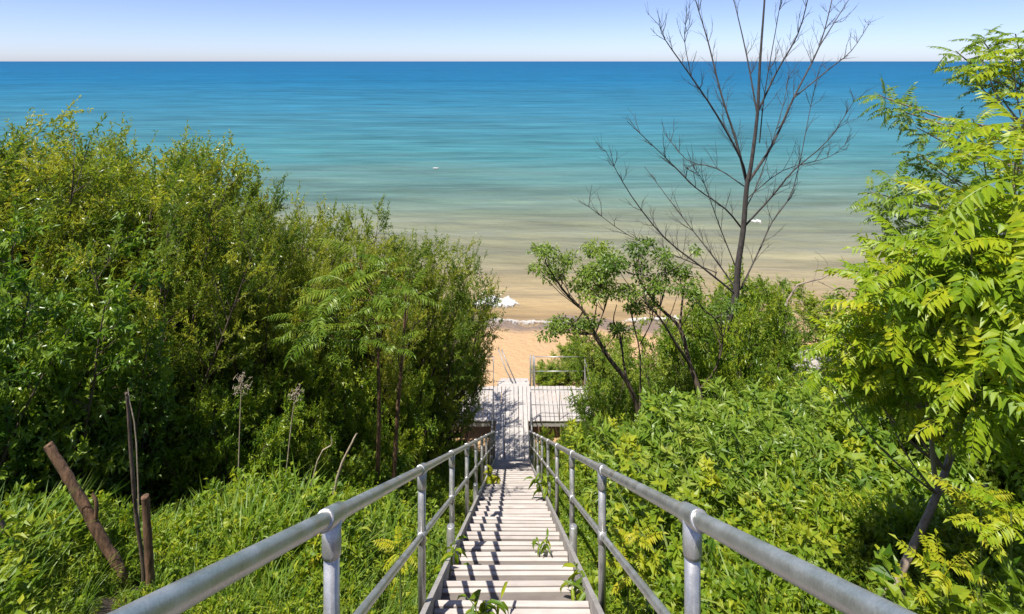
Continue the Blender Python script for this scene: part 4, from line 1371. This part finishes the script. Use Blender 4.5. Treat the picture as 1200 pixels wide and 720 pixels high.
weed('pale drooping weed beside the lower right handrail', onst(628, 584) + (.12, 0, 0), [(-.3, 0, 1.), (-.1, .2, 1), (.1, -.2, 1.)], .22, .05, 6, nl=8, stemL=.55)

# yellow-green saplings with compound leaves
def sapling(label, px, py, d, n, seed, sc, mat):
    rng = np.random.RandomState(seed)
    x = float(at(px, py, d)[0]); g = float(ground(x, d)); top = float(at(px, py, d)[2])
    top = max(top, g + .25)
    r = thing('sapling', label, 'sapling', (x, d, g))
    mb = MB(); mb.tube([(0, 0, -.05), (.01, .01, (top - g) * .5), (0, 0, top - g)], [.008, .006, .004], 6, False)
    obj('stem', mb.mesh('stem', True), M['stem'], r)
    for mt in rosette(rng, np.array([0, 0, top - g]), (0, 0, 1.), n, sc):
        o = bpy.data.objects.new('leaf', mat[rng.randint(len(mat))])
        COL.objects.link(o); o.parent = r; o.matrix_basis = mt
FRY = []
for b in FR[:2]:
    me = b.mesh('leaf'); me.materials.append(M['yellow']); FRY.append(me)
sapling('yellow-leaved sapling at the foot of the leaning grey trunk', 1105, 665, 2.7, 9, 1, .5, FRY)
sapling('yellow-green sapling low at the frame edge under the bright tree', 1075, 700, 3.0, 8, 2, .5, FRY)
sapling('bright sapling beside the leaning trunk with sunlit fronds', 1150, 590, 2.6, 9, 3, .5, FRY)
sapling('fresh green sapling next to the one with sunlit fronds, beyond the trunk', 1185, 600, 2.5, 9, 4, .5, FRM)
sapling('yellow-green sapling outside the right rail between the first posts', 745, 625, 4.6, 9, 5, .55, FRY)
sapling('small yellow-green sapling beside the second post of the right rail', 735, 660, 3.9, 7, 6, .45, FRY)
sapling('yellow-green sapling outside the left rail by the drooping weeds', 468, 640, 4.4, 8, 7, .5, FRY)
sapling('golden ferny sapling at the foot of the dark cut stump', 5, 690, 3.3, 7, 8, .5, FRY)

# white-flowering shrub
wf = at(785, 500, 10.5)
g = float(ground(wf[0], 10.5))
fs = thing('flowering_shrub', 'small shrub dotted with white blossoms at the foot of the airy trees', 'shrub', (float(wf[0]), 10.5, g))
mb, lv = gen_plant(seed=300, H=1.5, nst=6, lean=.4, nbr=9, brlen=.4, bup=.3, ntw=4, twlen=.16, tup=.2, nleaf=8, leafL=.07, leafW=.035, droop=.2, start=.2, r0=.015)
sc_ = max(.6, (float(at(785, 492, 10.5)[2]) - g) / 1.5)
for nm, me_, mt in (('trunk', mb.mesh('trunk'), M['bark']), ('crown', mk_mesh('crown', *lv[:2], False, lv[2]), M['bush'])):
    o = obj(nm, me_, mt, fs); o.scale = (sc_,) * 3
rng = np.random.RandomState(4)
for i in range(34):
    c = np.array([rng.normal(0, .34), rng.normal(-.15, .25), 1.5 * rng.uniform(.45, 1.05)]) * sc_
    n = 24
    Pn = c + rand_dir(rng, n) * .022
    V, F, T = leaves(TPL4, Pn, rand_dir(rng, n) + [0, 0, .4], rand_dir(rng, n), rng.uniform(.02, .032, n), rng.uniform(.016, .026, n), np.full(n, .3))
    obj('blossom', mk_mesh('blossom', V, F, False, T), M['petal'], fs)
